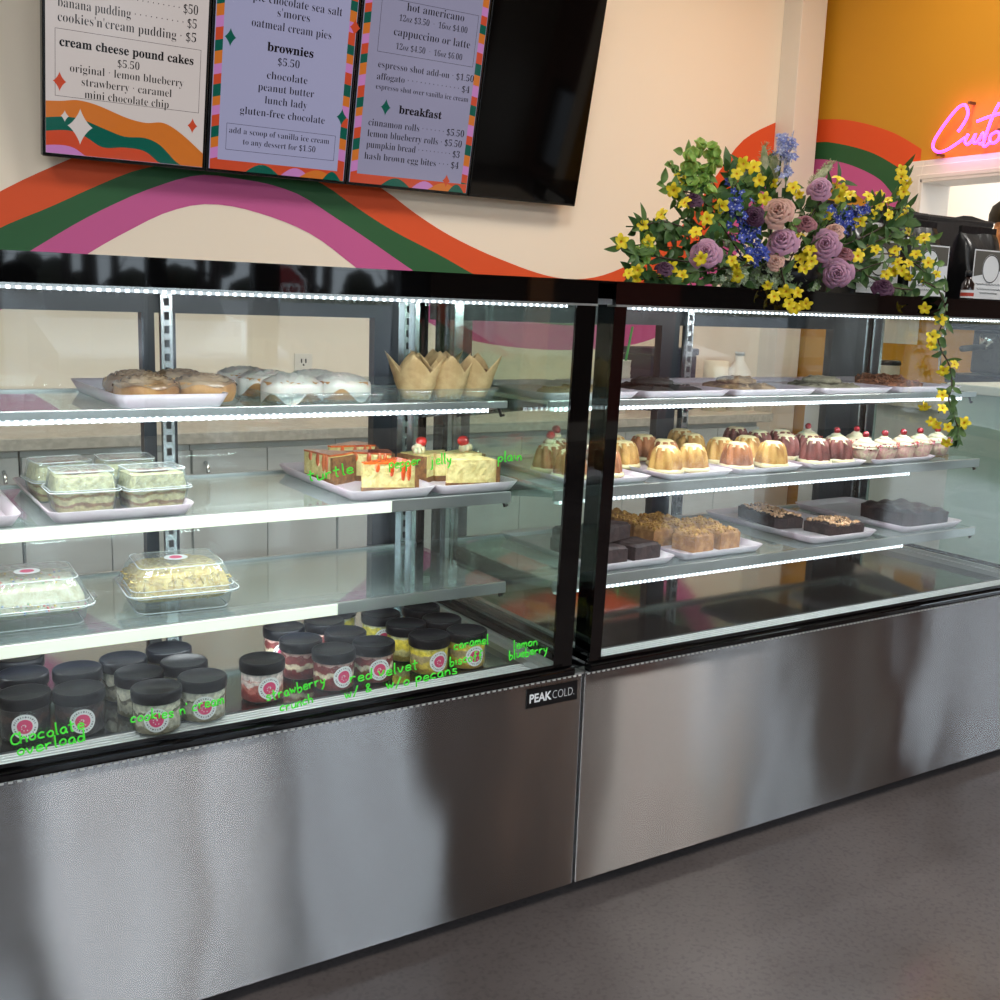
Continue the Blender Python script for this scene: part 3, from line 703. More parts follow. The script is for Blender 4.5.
def display_case(label, x0, x1, g0, g1, xm, doors, shelves, s0, s1, badge=False):
    c = empty('display_case', label, 'display case', (x0, 0, 0))
    W = x1 - x0
    a0, a1 = g0 - x0, g1 - x0
    # steel front as a sheet with returned edges
    MB().box(0, W, 0, .62, .128, ZP - .004).build('front_panel', steel, c, bevel=.002)
    MB().box(.03, W - .03, .05, .58, G + .012, .128).build('plinth', blk, c)
    for fx in (.08, W - .08):
        for fy in (.12, .54): MB().lathe([(.02, G), (.022, G + .004), (.012, G + .006), (.012, G + .014)], 12, M=Matrix.Translation((fx, fy, 0))).build('leg', blk, c)
    s_ = MB().box(0, W, -.004, .02, ZP - .004, ZP); n = int(W / .0115)
    for k in range(n): s_.box(k * .0115 + .002, k * .0115 + .008, -.0055, -.004, ZP - .0065, ZP - .0035, 1)
    s_.build('sill', [alu, trimw], c)
    MB().prism(rrect(-.016, .004, ZP, ZP + .016, .005), a0 - .002, a1 + .002, 'x').build('bottom_trim', blackm, c)
    # deck
    MB().box(.03, W - .03, .085, .6, ZD - .03, ZD).build('deck', deckm, c)
    g = MB().box(.03, W - .03, .006, .085, ZD - .03, ZD - .006, 1)
    for k in range(8): g.box(.03, W - .03, .0075 + k * .0098, .0113 + k * .0098, ZD - .006, ZD - .001)
    g.build('air_grille', [mat('grille_white', (222, 226, 226), .4), mat('grille_base', (96, 100, 102), .5)], c)
    for xx in (a0 + .012, a1 - .052):
        r_ = MB().box(xx, xx + .04, .0, .6, ZD, ZD + .012).box(xx + .012, xx + .02, .0, .6, ZD + .012, ZD + .02); r_.build('side_rail', alu, c)
    # front pane with its black printed border
    zb, zt = ZP + .014, ZL + .002
    def pane(mb, xa, xb, za, zb_, m=0, dy=0, th=.006):
        mb.add([(xa, gy(za) + dy, za), (xb, gy(za) + dy, za), (xb, gy(zb_) + dy, zb_), (xa, gy(zb_) + dy, zb_), (xa, gy(za) + dy + th, za), (xb, gy(za) + dy + th, za), (xb, gy(zb_) + dy + th, zb_), (xa, gy(zb_) + dy + th, zb_)],
               [(0, 1, 2, 3), (5, 4, 7, 6), (4, 0, 3, 7), (1, 5, 6, 2), (3, 2, 6, 7), (4, 5, 1, 0)], m)
    p = MB(); pane(p, a0, a1, zb, zt); p.build('front_glass', gl_front, c)
    bd = MB(); pane(bd, a0, a0 + (.026 if g0 > -.5 else .04), zb, zt, 0, -.001, .001); pane(bd, a1 - .04, a1, zb, zt, 0, -.001, .001); pane(bd, a0 + .02, a1 - .02, zb, zb + .010, 0, -.001, .001)
    bd.build('printed_border', blackm, c)
    # side panes
    for xx in (a0 + .002, a1 - .008):
        sp = MB(); v = []
        for y_, z_ in ((gy(zb) + .007, zb), (.6, zb), (.6, zt), (gy(zt) + .007, zt)): v += [(xx, y_, z_), (xx + .006, y_, z_)]
        sp.add(v, [(0, 2, 4, 6), (1, 7, 5, 3), (0, 1, 3, 2), (2, 3, 5, 4), (4, 5, 7, 6), (6, 7, 1, 0)]); q = sp.build('side_glass', gl_side, c)
        e = MB()
        for x_ in (xx - .001, xx + .006):
            e.add([(x_, gy(zb) + .007, zb), (x_, gy(zb) + .047, zb), (x_, gy(zt) + .047, zt), (x_, gy(zt) + .007, zt), (x_ + .001, gy(zb) + .007, zb), (x_ + .001, gy(zb) + .047, zb), (x_ + .001, gy(zt) + .047, zt), (x_ + .001, gy(zt) + .007, zt)],
                  [(3, 2, 1, 0), (4, 5, 6, 7), (0, 1, 5, 4), (1, 2, 6, 5), (2, 3, 7, 6), (3, 0, 4, 7)])
            e.box(x_, x_ + .001, .0, .6, zb, zb + .012); e.box(x_, x_ + .001, .56, .6, zb, zt)
        e.build('printed_edge', blackm, q)
    # top: fascia and cap
    MB().box(a0 - .001, a1 + .001, gy(zt) - .004, gy(zt) + .006, ZL + .002, ZT - .004).box(0, W, gy(zt) - .008, .63, ZT - .004, ZT).box(.01, W - .01, gy(zt) + .05, .62, ZL + .012, ZT - .004).build('top_fascia', blackm, c)
    MB().box(a0 + .0, a1 - .0, gy(zt) - .0055, gy(zt) + .02, ZL - .001, ZL + .0025).build('top_channel', alu, c)
    MB().box(a0 + .045, a1 - .05, gy(zt) + .012, gy(zt) + .022, ZL - .005, ZL - .001).build('led_strip', led_hi, c)
    lamp_under(x0 + a0 + .045, x0 + a1 - .05, gy(zt) + .02, ZL - .010, 3.1)
    # back: header, doors, standards
    f = MB().box(a0, a1, .6, .63, 1.168, ZL + .012).box(a0, a1, .6, .63, ZD - .01, ZD + .01)
    for (da, db) in doors: f.box(da - x0, db - x0, .602, .628, ZD + .01, 1.168)
    f.build('rear_frame', navy, c)
    last = None
    for k in range(len(doors) - 1):
        MB().box(doors[k][1] - x0, doors[k + 1][0] - x0, .612, .617, ZD + .01, 1.168).build('rear_door_pane', gl_door, c)
    for k, xx in enumerate((a0 + .02, xm - x0, a1 - .035)):
        w_ = .022 if k == 1 else .026
        st = MB().box(xx - w_ / 2, xx + w_ / 2, .586, .6, ZD, ZL); 
        for j in range(24): st.box(xx - .0045, xx + .0045, .5845, .586, ZD + .03 + j * .026, ZD + .044 + j * .026, 1)
        st.build('shelf_standard', [slot, blk], c)
        if k != 1:
            MB().box(xx + (.018 if k == 0 else -.032), xx + (.032 if k == 0 else -.018), .57, .6, ZD, ZL).box(xx - .013, xx - .003, .53, .56, ZD, ZL).build('corner_post', chrome, c)
    # shelves
    for j, (ys, zs, lip, led, l0, l1) in enumerate(shelves):
        q0, q1 = s0 - x0, s1 - x0
        sh = MB().box(q0, q1, ys + .004, .583, zs - .007, zs).build('shelf', gl_shelf, c)
        MB().box(q0, q1, ys - .003, ys + .004, zs - .012 if lip == 'thin' else zs - .02, zs + .0015).build('shelf_lip', alu, sh, bevel=.001)
        if led == 'tape': MB().box(l0 - x0, l1 - x0, ys + .001, ys + .013, zs - (.0195 if lip == 'thin' else .027), zs - (.0122 if lip == 'thin' else .0205)).build('led_or_lip_glow', led_hi if j == 0 else led_mid, sh)
        else: MB().box(l0 - x0, l1 - x0, ys - .006, ys - .003, zs - .019, zs + .0005).build('led_or_lip_glow', lip_glow, sh)  # glowing strip stands in for light reflected in the lip, no lamp itself
        lamp_under(l0, l1, ys + .012, zs - .024, 1.9)
        br = MB()
        for xx in (q0 + .002, q1 - .006):
            br.add([(xx, .583, zs - .07), (xx + .004, .583, zs - .07), (xx, ys + .01, zs - .014), (xx + .004, ys + .01, zs - .014), (xx, .583, zs - .007), (xx + .004, .583, zs - .007), (xx, ys + .01, zs - .007), (xx + .004, ys + .01, zs - .007)],
                   [(0, 2, 6, 4), (1, 5, 7, 3), (0, 1, 3, 2), (2, 3, 7, 6), (6, 7, 5, 4), (4, 5, 1, 0)])
        br.build('bracket', chrome, sh)
        MB().tube([(q1 - .012, ys + .01, zs - .012), (q1 - .008, ys + .006, zs - .028), (q1 - .001, ys + .008, zs - .026)], .003, 6).build('hook', blk, sh)
        MB().box(q0, q1, .575, .585, zs - .01, zs + .004).build('rear_rail', alu, sh)
    if badge:
        bg_ = MB().box(-.125 - x0, -.014 - x0, -.0015, 0, .4995, .5355, 0)
        bg_.build('badge', mat('badge_black', (8, 8, 10), .3), c)
        tx = MB(); text(tx, 'PEAK', Matrix.Translation((-.119 - x0, -.002, .5095)) @ Matrix.Rotation(R(90), 4, 'X'), .0225, width=.048, weight=.03, fancy=False)
        text(tx, 'COLD.', Matrix.Translation((-.069 - x0, -.002, .5095)) @ Matrix.Rotation(R(90), 4, 'X'), .0225, width=.048, weight=-.022, fancy=False)
        tx.build('badge_lettering', mat('lettering_white', (236, 236, 236), .4), c)
    return c


Z1, Z2, Z3 = 1.024, .853, .674
display_case('glass and steel display case on the left, with jars along its bottom deck', -1.19, -.003, -1.165, -.034, -.584,
             [(-1.165, -1.10), (-.627, -.603), (-.572, -.563), (-.142, -.07)],
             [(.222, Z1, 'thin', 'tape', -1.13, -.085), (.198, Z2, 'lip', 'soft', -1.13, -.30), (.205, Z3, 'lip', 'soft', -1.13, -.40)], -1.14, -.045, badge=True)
display_case('glass and steel display case on the right, with flowers on its top', .003, 1.475, .006, 1.45, .735,
             [(.02, .10), (.655, .713), (.745, .756), (1.284, 1.40)],
             [(.205, Z1, 'thin', 'tape', .05, 1.33), (.175, Z2, 'lip', 'tape', .05, 1.11), (.165, Z3, 'lip', 'tape', .05, 1.10)], .04, 1.385)

# ============================================================ JARS
clear = glass('clear_plastic', (252, 253, 253), 1.22)
rimp = glass('clamshell_rim', (245, 248, 248), 1.6, haze=.5, haze_rgb=(226, 232, 232))
clam = glass('clamshell_plastic', (238, 243, 243), 1.55, haze=.15, haze_rgb=(196, 204, 204), bump=.0015, bscale=90)
lidm = mat('jar_lid_black', (6, 8, 14), .3, spec=.12, bump=.0004, bscale=220)
stw = mat('sticker_white', (232, 232, 232), .4); stp = mat('sticker_pink', (214, 60, 110), .4); stt = mat('sticker_print', (90, 90, 96), .5)


def food(name, *layers, scale=140, wob=.006):
    """cake layers stacked in a jar: colour bands by height with a wavy, crumbly edge. layers = (z_top, rgb)"""
    m = bpy.data.materials.new(name); m.use_nodes = True; nt = m.node_tree; b = nt.nodes['Principled BSDF']; b.inputs['Roughness'].default_value = .6
    tc = nt.nodes.new('ShaderNodeTexCoord'); sx = nt.nodes.new('ShaderNodeSeparateXYZ'); nt.links.new(tc.outputs['Object'], sx.inputs[0])
    n = nt.nodes.new('ShaderNodeTexNoise'); n.inputs['Scale'].default_value = 45; n.inputs['Detail'].default_value = 4; nt.links.new(tc.outputs['Object'], n.inputs['Vector'])
    s1 = nt.nodes.new('ShaderNodeMath'); s1.operation = 'MULTIPLY_ADD'; s1.inputs[1].default_value = wob * 5; nt.links.new(n.outputs[0], s1.inputs[0]); nt.links.new(sx.outputs[2], s1.inputs[2])
    s2 = nt.nodes.new('ShaderNodeMath'); s2.operation = 'MULTIPLY'; s2.inputs[1].default_value = 1 / .06; nt.links.new(s1.outputs[0], s2.inputs[0])
    r = nt.nodes.new('ShaderNodeValToRGB'); r.color_ramp.interpolation = 'B_SPLINE' if False else 'LINEAR'
    el = r.color_ramp.elements; z0 = 0
    off = wob * 2.5
    stops = []
    for (zt, rgb) in layers: stops += [((z0 + off) / .06 + .02, rgb), ((zt + off) / .06 - .02, rgb)]; z0 = zt
    while len(el) < len(stops): el.new(.5)
    for e, (p, rgb) in zip(el, stops): e.position = min(max(p, 0), 1); e.color = lin(rgb)
    nt.links.new(s2.outputs[0], r.inputs[0])
    n2 = nt.nodes.new('ShaderNodeTexNoise'); n2.inputs['Scale'].default_value = scale; n2.inputs['Detail'].default_value = 4; nt.links.new(tc.outputs['Object'], n2.inputs['Vector'])
    rr = nt.nodes.new('ShaderNodeMapRange'); rr.inputs['From Min'].default_value = .3; rr.inputs['From Max'].default_value = .7; rr.inputs['To Min'].default_value = .55; rr.inputs['To Max'].default_value = 1.15
    nt.links.new(n2.outputs[0], rr.inputs[0])
    mx = nt.nodes.new('ShaderNodeMix'); mx.data_type = 'RGBA'; mx.blend_type = 'MULTIPLY'; mx.inputs[0].default_value = 1
    nt.links.new(r.outputs[0], mx.inputs[6]); nt.links.new(rr.outputs[0], mx.inputs[7]); nt.links.new(mx.outputs[2], b.inputs['Base Color'])
    bp = nt.nodes.new('ShaderNodeBump'); bp.inputs['Distance'].default_value = .002; nt.links.new(n2.outputs[0], bp.inputs['Height']); nt.links.new(bp.outputs[0], b.inputs['Normal'])
    return m


F_CH = food('cake_chocolate', (.012, (44, 28, 26)), (.030, (30, 20, 22)), (.040, (64, 40, 34)), (.055, (34, 24, 26)))
F_CC = food('cake_cookies_cream', (.015, (150, 140, 112)), (.030, (206, 200, 178)), (.040, (110, 104, 88)), (.055, (214, 210, 190)), wob=.010)
F_SB = food('cake_strawberry', (.018, (176, 70, 66)), (.028, (206, 120, 110)), (.036, (236, 214, 206)), (.045, (190, 92, 84)), (.055, (238, 220, 214)), wob=.009)
F_RV = food('cake_red_velvet', (.024, (130, 44, 46)), (.032, (232, 216, 186)), (.050, (120, 40, 42)), (.055, (200, 160, 150)))
F_CB = food('cake_caramel', (.012, (190, 150, 60)), (.024, (226, 196, 84)), (.036, (182, 158, 112)), (.046, (236, 210, 60)), (.055, (240, 220, 110)))
F_LB = food('cake_lemon', (.018, (214, 186, 90)), (.028, (240, 226, 150)), (.046, (238, 214, 70)), (.055, (240, 232, 180)))


def jar(contents, a, label, loc, group):
    t = empty('dessert_jar', label, 'jar', loc, group=group)
    MB().lathe([(.030, 0), (.0345, .002), (.0355, .006), (.0355, .048), (.033, .052), (.033, .056)], 36).build('jar_wall', clear, t)
    MB().lathe([(0, .002), (.030, .002), (.0338, .005), (.0338, .0475), (.030, .0505), (0, .051)], 30).build('cake_layers', contents, t)
    l = MB().lathe([(.0362, .050), (.0372, .0515), (.0372, .0655), (.0358, .0675), (.034, .0675), (.033, .0665), (0, .0668)], 72, rad=lambda th, r, z: r * (1 + (.006 if (r > .0371) and int(th * 72 / 6.2832 + .5) % 2 else 0)))
    l.build('lid', lidm, t)
    # curved round sticker facing roughly angle a
    s = MB(); RR = .0357
    def P(u, v, rr=RR): return (rr * math.cos(a + u / RR), rr * math.sin(a + u / RR), .027 + v)
    def disc(r0, r1, m, rr, n=28):
        v = []
        for k in range(n):
            th = 2 * math.pi * k / n
            v += [P(r0 * math.cos(th), r0 * math.sin(th), rr), P(r1 * math.cos(th), r1 * math.sin(th), rr)]
        s.add(v, [(2 * k, 2 * k + 1, 2 * ((k + 1) % n) + 1, 2 * ((k + 1) % n)) for k in range(n)], m)
    disc(.0105, .0185, 0, RR); disc(.0, .0108, 1, RR + .0001); disc(.0186, .0188, 0, RR - .0003)
    for k in range(26):
        th = 2 * math.pi * k / 26
        if k in (0, 13): continue
        c, d = math.cos(th), math.sin(th); w1 = .0006 + .0005 * (k % 3 == 0)
        q = [(.0135, -w1), (.0158, -w1), (.0158, w1), (.0135, w1)]
        s.add([P(c * p - d * o, d * p + c * o, RR + .0001) for p, o in q], [(0, 1, 2, 3)], 2)
    ws_ = MB()
    for k in range(8):   # pale swirl in the pink middle
        th = k * .75; rr_ = .001 + k * .0008
        s.add([P(rr_ * math.cos(th) + x, rr_ * math.sin(th) + z, RR + .0002) for x, z in ((-.0007, -.0007), (.0007, -.0007), (.0007, .0007), (-.0007, .0007))], [(0, 1, 2, 3)], 0)
    s.build('label_sticker', [stw, stp, stt], t)
    return t


def ang(deg): return R(deg)


JG = 'dessert jars with black lids on the bottom deck of the left case'
JAR = {}
def place_jar(kind, mt, x, y, turn, label):
    if kind not in JAR: JAR[kind] = jar(mt, R(-112), label, (x, y, ZD), JG); JAR[kind].rotation_euler.z = R(turn)
    else: dup(JAR[kind], (x, y, ZD), R(turn), label)


for kind, mt, rows in (
    ('ch', F_CH, ((-.925, .135, 12, 'dark chocolate jar at the front left, sticker above the C of Chocolate'), (-.852, .119, 18, 'dark chocolate jar in the front row, right above the word overload'),
                  (-.913, .225, 150, 'dark chocolate jar directly behind the front left one'), (-.836, .212, 150, 'dark chocolate jar in the second row, nearest the cookies and cream jars'),
                  (-.905, .312, 140, 'dark chocolate jar deepest in the left corner'))),
    ('cc', F_CC, ((-.750, .073, 6, 'cookies and cream jar closest to the glass, second chocolate jar on its left'), (-.675, .090, 10, 'cookies and cream jar at the right of its group, sticker facing out'),
                  (-.756, .152, 150, 'cookies and cream jar just behind the one closest to the glass'), (-.680, .172, 150, 'cookies and cream jar second in the right-hand file of its group'),
                  (-.762, .230, 160, 'cookies and cream jar third back in its left-hand file'), (-.683, .250, 150, 'cookies and cream jar furthest back, half under the shelf'))),
    ('sb', F_SB, ((-.565, .127, 22, 'strawberry jar with pink and white swirls standing alone at the front'),)),
    ('rv', F_RV, ((-.469, .199, 150, 'red velvet jar behind and right of the strawberry jar'), (-.469, .280, 0, 'red velvet jar whose sticker peeks out behind the strawberry jar'),
                  (-.389, .285, 150, 'red velvet jar furthest back under the shelf'), (-.440, .123, 28, 'red velvet jar in the front row, cream stripe round its middle'),
                  (-.382, .205, 150, 'red velvet jar behind the two front red velvet jars'), (-.363, .128, 15, 'red velvet jar in the front row beside the yellow jars'))),
    ('cb', F_CB, ((-.257, .121, 26, 'yellow layered caramel jar in front, above the word pecans'), (-.181, .118, 20, 'yellow layered caramel jar at the right end of the front row'),
                  (-.186, .203, 150, 'caramel jar behind the right end of the front row'))),
    ('lb', F_LB, ((-.274, .283, 8, 'lemon jar with a visible sticker behind the red velvet jars'), (-.262, .202, 150, 'bright yellow lemon jar in the second row'),
                  (-.184, .290, 150, 'lemon jar furthest back at the right'), (-.330, .36, 150, 'lemon jar deep under the shelf with only its body showing')))):
    for x, y, tn, lb in rows: place_jar(kind, mt, x, y, tn, lb)

# ============================================================ TRAYS
melam = mat('tray_white', (200, 194, 198), .3, c2=(194, 172, 186), scale=9, lo=.35, hi=.7)
cleart = glass('tray_clear', (246, 250, 250), 1.4, haze=.06)


def tray(label, loc, L, Wd, group, mt=None, rz=0, h=.018):
    t = MB(); r = .02
    o0 = rrect(-Wd / 2 + .012, Wd / 2 - .012, 0 + .012, L - .012, r * .7); o1 = rrect(-Wd / 2, Wd / 2, 0, L, r); i1 = rrect(-Wd / 2 + .004, Wd / 2 - .004, .004, L - .004, r * .9); i0 = rrect(-Wd / 2 + .014, Wd / 2 - .014, .014, L - .014, r * .7)
    n = len(o0); v = [(x, y, 0) for x, y in o0] + [(x, y, h) for x, y in o1] + [(x, y, h) for x, y in i1] + [(x, y, .003) for x, y in i0]
    f = []
    for k in range(3):
        for i in range(n): f.append((k * n + i, k * n + (i + 1) % n, (k + 1) * n + (i + 1) % n, (k + 1) * n + i))
    t.add(v, f, 0, True); t.add([v[i] for i in range(n)], [list(range(n))[::-1]]); t.add([v[3 * n + i] for i in range(n)], [list(range(n))])
    return tag(t.build('serving_tray', mt or melam, loc=loc, rz=rz), label, 'tray', group)


TG = 'serving trays on the shelves'
# ---- left case, top shelf
tray('white tray of brown glazed cinnamon rolls on the left case top shelf', (-.672, .222, Z1 + .001), .36, .185, TG, h=.022)
tray('clear tray under the white iced rolls on the left case top shelf', (-.40, .225, Z1 + .001), .36, .22, TG, cleart, h=.020)
tray('clear tray under the paper-wrapped muffins on the left case top shelf', (-.160, .225, Z1 + .001), .32, .215, TG, cleart, h=.024)
dough = mat('roll_dough', (196, 150, 92), .6, c2=(150, 98, 50), scale=28, lo=.35, hi=.7, bump=.001, bscale=120)
cin = mat('roll_cinnamon', (110, 66, 36), .6)
icing = mat('white_icing', (212, 207, 196), .28, coat=.5, sss=.1)
glaze = mat('thin_glaze', (178, 154, 126), .25, c2=(138, 106, 76), scale=22, coat=.6)


def roll(name_mat_ice, drip, seed, label, loc, rz, group):
    rr = random.Random(seed)
    t = empty('cinnamon_roll', label, 'roll', loc, rz, group); t.scale = (1.08, 1.08, 1.08)
    ph = rr.random() * 6
    # spiral bun: height ripples along a spiral
    def top(r_, th):
        turn = (r_ / .011 - th / (2 * math.pi)) % 1.0
        groove = math.exp(-((turn - .0) / .16)**2) + math.exp(-((turn - 1.0) / .16)**2)
        return .040 * (1 - .28 * (r_ / .046)**3) - .007 * groove * (r_ > .006)
    def P(u, v):
        th = 2 * math.pi * u; 
        if v < .35:
            q = v / .35; r_ = .046 * (1 + .05 * math.sin(3 * th + ph)) * (.9 + .13 * math.sin(math.pi * min(1, q * .8)))
            return (r_ * math.cos(th), r_ * math.sin(th), .001 + .030 * q)
        q = (v - .35) / .65; r_ = .046 * (1 - q) * (1 + .05 * math.sin(3 * th + ph)) * .985
        return (r_ * math.cos(th), r_ * math.sin(th), max(top(r_, th), .031))
    MB().grid(P, 40, 26, 0, closed=True).build('dough', dough, t)
    def Q(u, v):
        th = 2 * math.pi * u; edge = 1.0 + drip * (.5 + .5 * math.sin(3 * th + ph * 2) * math.cos(2 * th + ph)) 
        q = v * edge
        if q <= 1:
            r_ = .0475 * q * (1 + .05 * math.sin(3 * th + ph))
            return (r_ * math.cos(th), r_ * math.sin(th), top(r_, th) + .0028 + .0012 * math.sin(9 * th + r_ * 300))
        d = (q - 1) * .046; r_ = (.0485 + min(d, .008) * .15) * (1 + .05 * math.sin(3 * th + ph))
        return (r_ * math.cos(th), r_ * math.sin(th), top(.046, th) + .0015 - d)
    MB().grid(Q, 48, 16, 0, closed=True).build('icing', name_mat_ice, t)
    return t


RG = 'cinnamon rolls on the left case top shelf'
ra = roll(glaze, .25, 1, 'brown cinnamon roll with thin glaze, front left on its white tray', (-.700, .285, Z1 + .004), 0, RG)
dup(ra, (-.600, .305, Z1 + .004), 1.3, 'brown cinnamon roll with thin glaze, front right on its white tray')
dup(ra, (-.690, .395, Z1 + .004), 2.3, 'pale-cheeked cinnamon roll behind the front left brown one')
dup(ra, (-.612, .415, Z1 + .004), 3.9, 'cinnamon roll furthest back on the white tray')
rb = roll(icing, .8, 5, 'thickly iced white roll at the front left of the clear tray', (-.452, .285, Z1 + .004), 0, RG)
dup(rb, (-.355, .295, Z1 + .004), 1.9, 'thickly iced white roll at the front right of the clear tray, dough showing')
dup(rb, (-.462, .385, Z1 + .004), 4.1, 'iced roll behind the front left iced one')
dup(rb, (-.365, .395, Z1 + .004), 2.7, 'iced roll behind the front right iced one')
dup(rb, (-.470, .485, Z1 + .004), .8, 'iced roll at the back left of the clear tray')
# ---- muffins in brown paper
kraft = mat('kraft_paper', (206, 174, 126), .75, c2=(186, 152, 104), scale=40, bump=.0004, bscale=160)
mufm = mat('muffin_top', (172, 116, 58), .7, c2=(120, 76, 40), scale=60, bump=.003, bscale=70)


def muffin(label, loc, rz, group):
    t = empty('muffin', label, 'muffin', loc, rz, group); t.scale = (1, 1, .96)
    def P(u, v):
        th = 2 * math.pi * u; k = abs((th / (math.pi / 2)) % 1 - .5) * 2; hmax = .052 + .034 * k
        h = hmax * v; base = .025 + .012 * min(1, h / .03); fl = max(0, h - .034) * (.12 + .22 * k)
        r_ = base + fl + .0012 * math.sin(24 * th) * min(1, v * 2) * (1 - v)
        return (r_ * math.cos(th), r_ * math.sin(th), h)
    g = MB().grid(P, 56, 12, 0, closed=True); g.lathe([(0, .0), (.023, .0)], 24, cap=False)
    o = g.build('paper_wrapper', kraft, t); so = o.modifiers.new('thick', 'SOLIDIFY'); so.thickness = .0006
    MB().lathe([(.022, .012), (.029, .040), (.030, .048), (.026, .055), (.015, .060), (0, .061)], 24, rad=lambda th, r, z: r * (1 + .04 * math.sin(5 * th))).build('cake', mufm, t)
    return t


MG = 'muffins in folded brown paper on the left case top shelf'
m0 = muffin('paper-wrapped muffin nearest the iced rolls', (-.215, .270, Z1 + .004), 1.0, MG)
for x, y, a, lb in ((-.146, .275, 1.2, 'paper-wrapped muffin second along the front from the iced rolls'), (-.083, .285, .9, 'paper-wrapped muffin at the right end of the front row'),
                    (-.180, .350, 1.1, 'paper-wrapped muffin second row, behind the gap of the first two'), (-.112, .355, .95, 'paper-wrapped muffin second row middle'), (-.080, .44, 1.2, 'paper-wrapped muffin second row at the right')):
    dup(m0, (x, y, Z1 + .004), a, lb)

# ============================================================ LEFT CASE, MIDDLE SHELF
tray('white tray with three clear tubs of pudding on the left case middle shelf', (-.758, .200, Z2 + .001), .37, .225, TG)
tray('edge of a white tray leaving the picture at the far left, middle shelf', (-1.0, .205, Z2 + .001), .36, .19, TG)
pud = food('pudding', (.010, (206, 188, 124)), (.016, (150, 104, 60)), (.026, (212, 200, 144)), (.031, (176, 136, 84)), (.06, (216, 208, 158)), wob=.004)
crumb = mat('cookie_crumb', (150, 92, 48), .8, c2=(110, 66, 34), scale=120, bump=.002)
cream_w = mat('whipped_cream', (214, 206, 172), .5, c2=(204, 194, 154), scale=50, bump=.0015, sss=.15)


def rim(mb, a, b_, r, z, rad=.0008, m=1):
    p = rrect(-a, a, -b_, b_, r, 4); p = p + p[:1]
    mb.tube([(x, y, z) for x, y in p], rad, 5, m)


def pudding(label, loc, rz, group):
    t = empty('pudding_tub', label, 'pudding tub', loc, rz, group)
    w_, d_ = .050, .043
    def shell(z0, z1, s0, s1, top):
        m = MB(); a = rrect(-w_ * s0, w_ * s0, -d_ * s0, d_ * s0, .012); b2 = rrect(-w_ * s1, w_ * s1, -d_ * s1, d_ * s1, .012); n = len(a)
        m.add([(x, y, z0) for x, y in a] + [(x, y, z1) for x, y in b2], [(i, (i + 1) % n, n + (i + 1) % n, n + i) for i in range(n)], 0, False)
        e = b2 if top else a
        m.add([(x, y, z1 if top else z0) for x, y in e], [list(range(n))])
        return m
    s = shell(0, .034, .88, 1.0, False); f = rrect(-w_ * 1.06, w_ * 1.06, -d_ * 1.06, d_ * 1.06, .014); s.prism(f, .034, .036, 'z'); rim(s, w_ * 1.1, d_ * 1.1, .015, .035, .0011); rim(s, w_ * .88, d_ * .88, .012, .001)
    s.build('tub', [clam, rimp], t)
    l = shell(.036, .066, 1.0, .90, True); rim(l, w_ * .9, d_ * .9, .011, .066, .0011); rim(l, w_ * 1.06, d_ * 1.06, .014, .038); l.build('lid', [clam, rimp], t)
    p = MB(); a = rrect(-w_ * .84, w_ * .84, -d_ * .84, d_ * .84, .011); b2 = rrect(-w_ * .93, w_ * .93, -d_ * .93, d_ * .93, .011); c2 = rrect(-w_ * .86, w_ * .86, -d_ * .86, d_ * .86, .011); n = len(a)
    v = [(x, y, .002) for x, y in a] + [(x, y, .034) for x, y in b2] + [(x, y, .058) for x, y in c2]
    p.add(v, [(k * n + i, k * n + (i + 1) % n, (k + 1) * n + (i + 1) % n, (k + 1) * n + i) for k in range(2) for i in range(n)], 0, True).add([v[2 * n + i] for i in range(n)], [list(range(n))])
    p.build('pudding', pud, t)
    c = MB()
    for sx in (-.014, .014): c.lathe([(0, .0595), (.013, .0595), (.013, .062), (.010, .063), (0, .063)], 18, M=Matrix.Translation((sx, -.002, 0)))
    c.build('biscuit_topping', crumb, t)
    return t


PG = 'clear tubs of pudding on the left case middle shelf'
p0 = pudding('clear pudding tub with two round biscuits on top, front left of its tray', (-.803, .300, Z2 + .004), 0, PG)
dup(p0, (-.695, .285, Z2 + .004), .08, 'clear pudding tub at the front right of its tray, crumbs on top')
dup(p0, (-.708, .415, Z2 + .004), -.05, 'clear pudding tub standing behind the other two')
dup(p0, (-.815, .415, Z2 + .004), .1, 'clear pudding tub at the back left of the tray, mostly hidden')
# ---- cheesecakes
tray('white tray of orange-topped cheesecake slices on the left case middle shelf', (-.285, .205, Z2 + .001), .37, .175, TG)
tray('white tray of strawberry-topped cheesecake slices on the left case middle shelf', (-.106, .205, Z2 + .001), .37, .180, TG)
chm = mat('cheesecake', (222, 208, 144), .6, c2=(196, 178, 112), scale=70, bump=.006, bscale=110, sss=.1)
crust = mat('biscuit_crust', (132, 90, 48), .85, c2=(98, 64, 34), scale=90, bump=.002)
orng = mat('orange_glaze', (224, 96, 24), .25, c2=(190, 60, 16), scale=30, coat=.6)
redg = mat('caramel_glaze', (150, 56, 24), .25, c2=(196, 100, 48), scale=24, coat=.6)
berry = mat('strawberry', (196, 34, 30), .35, c2=(160, 24, 24), scale=80, bump=.001)


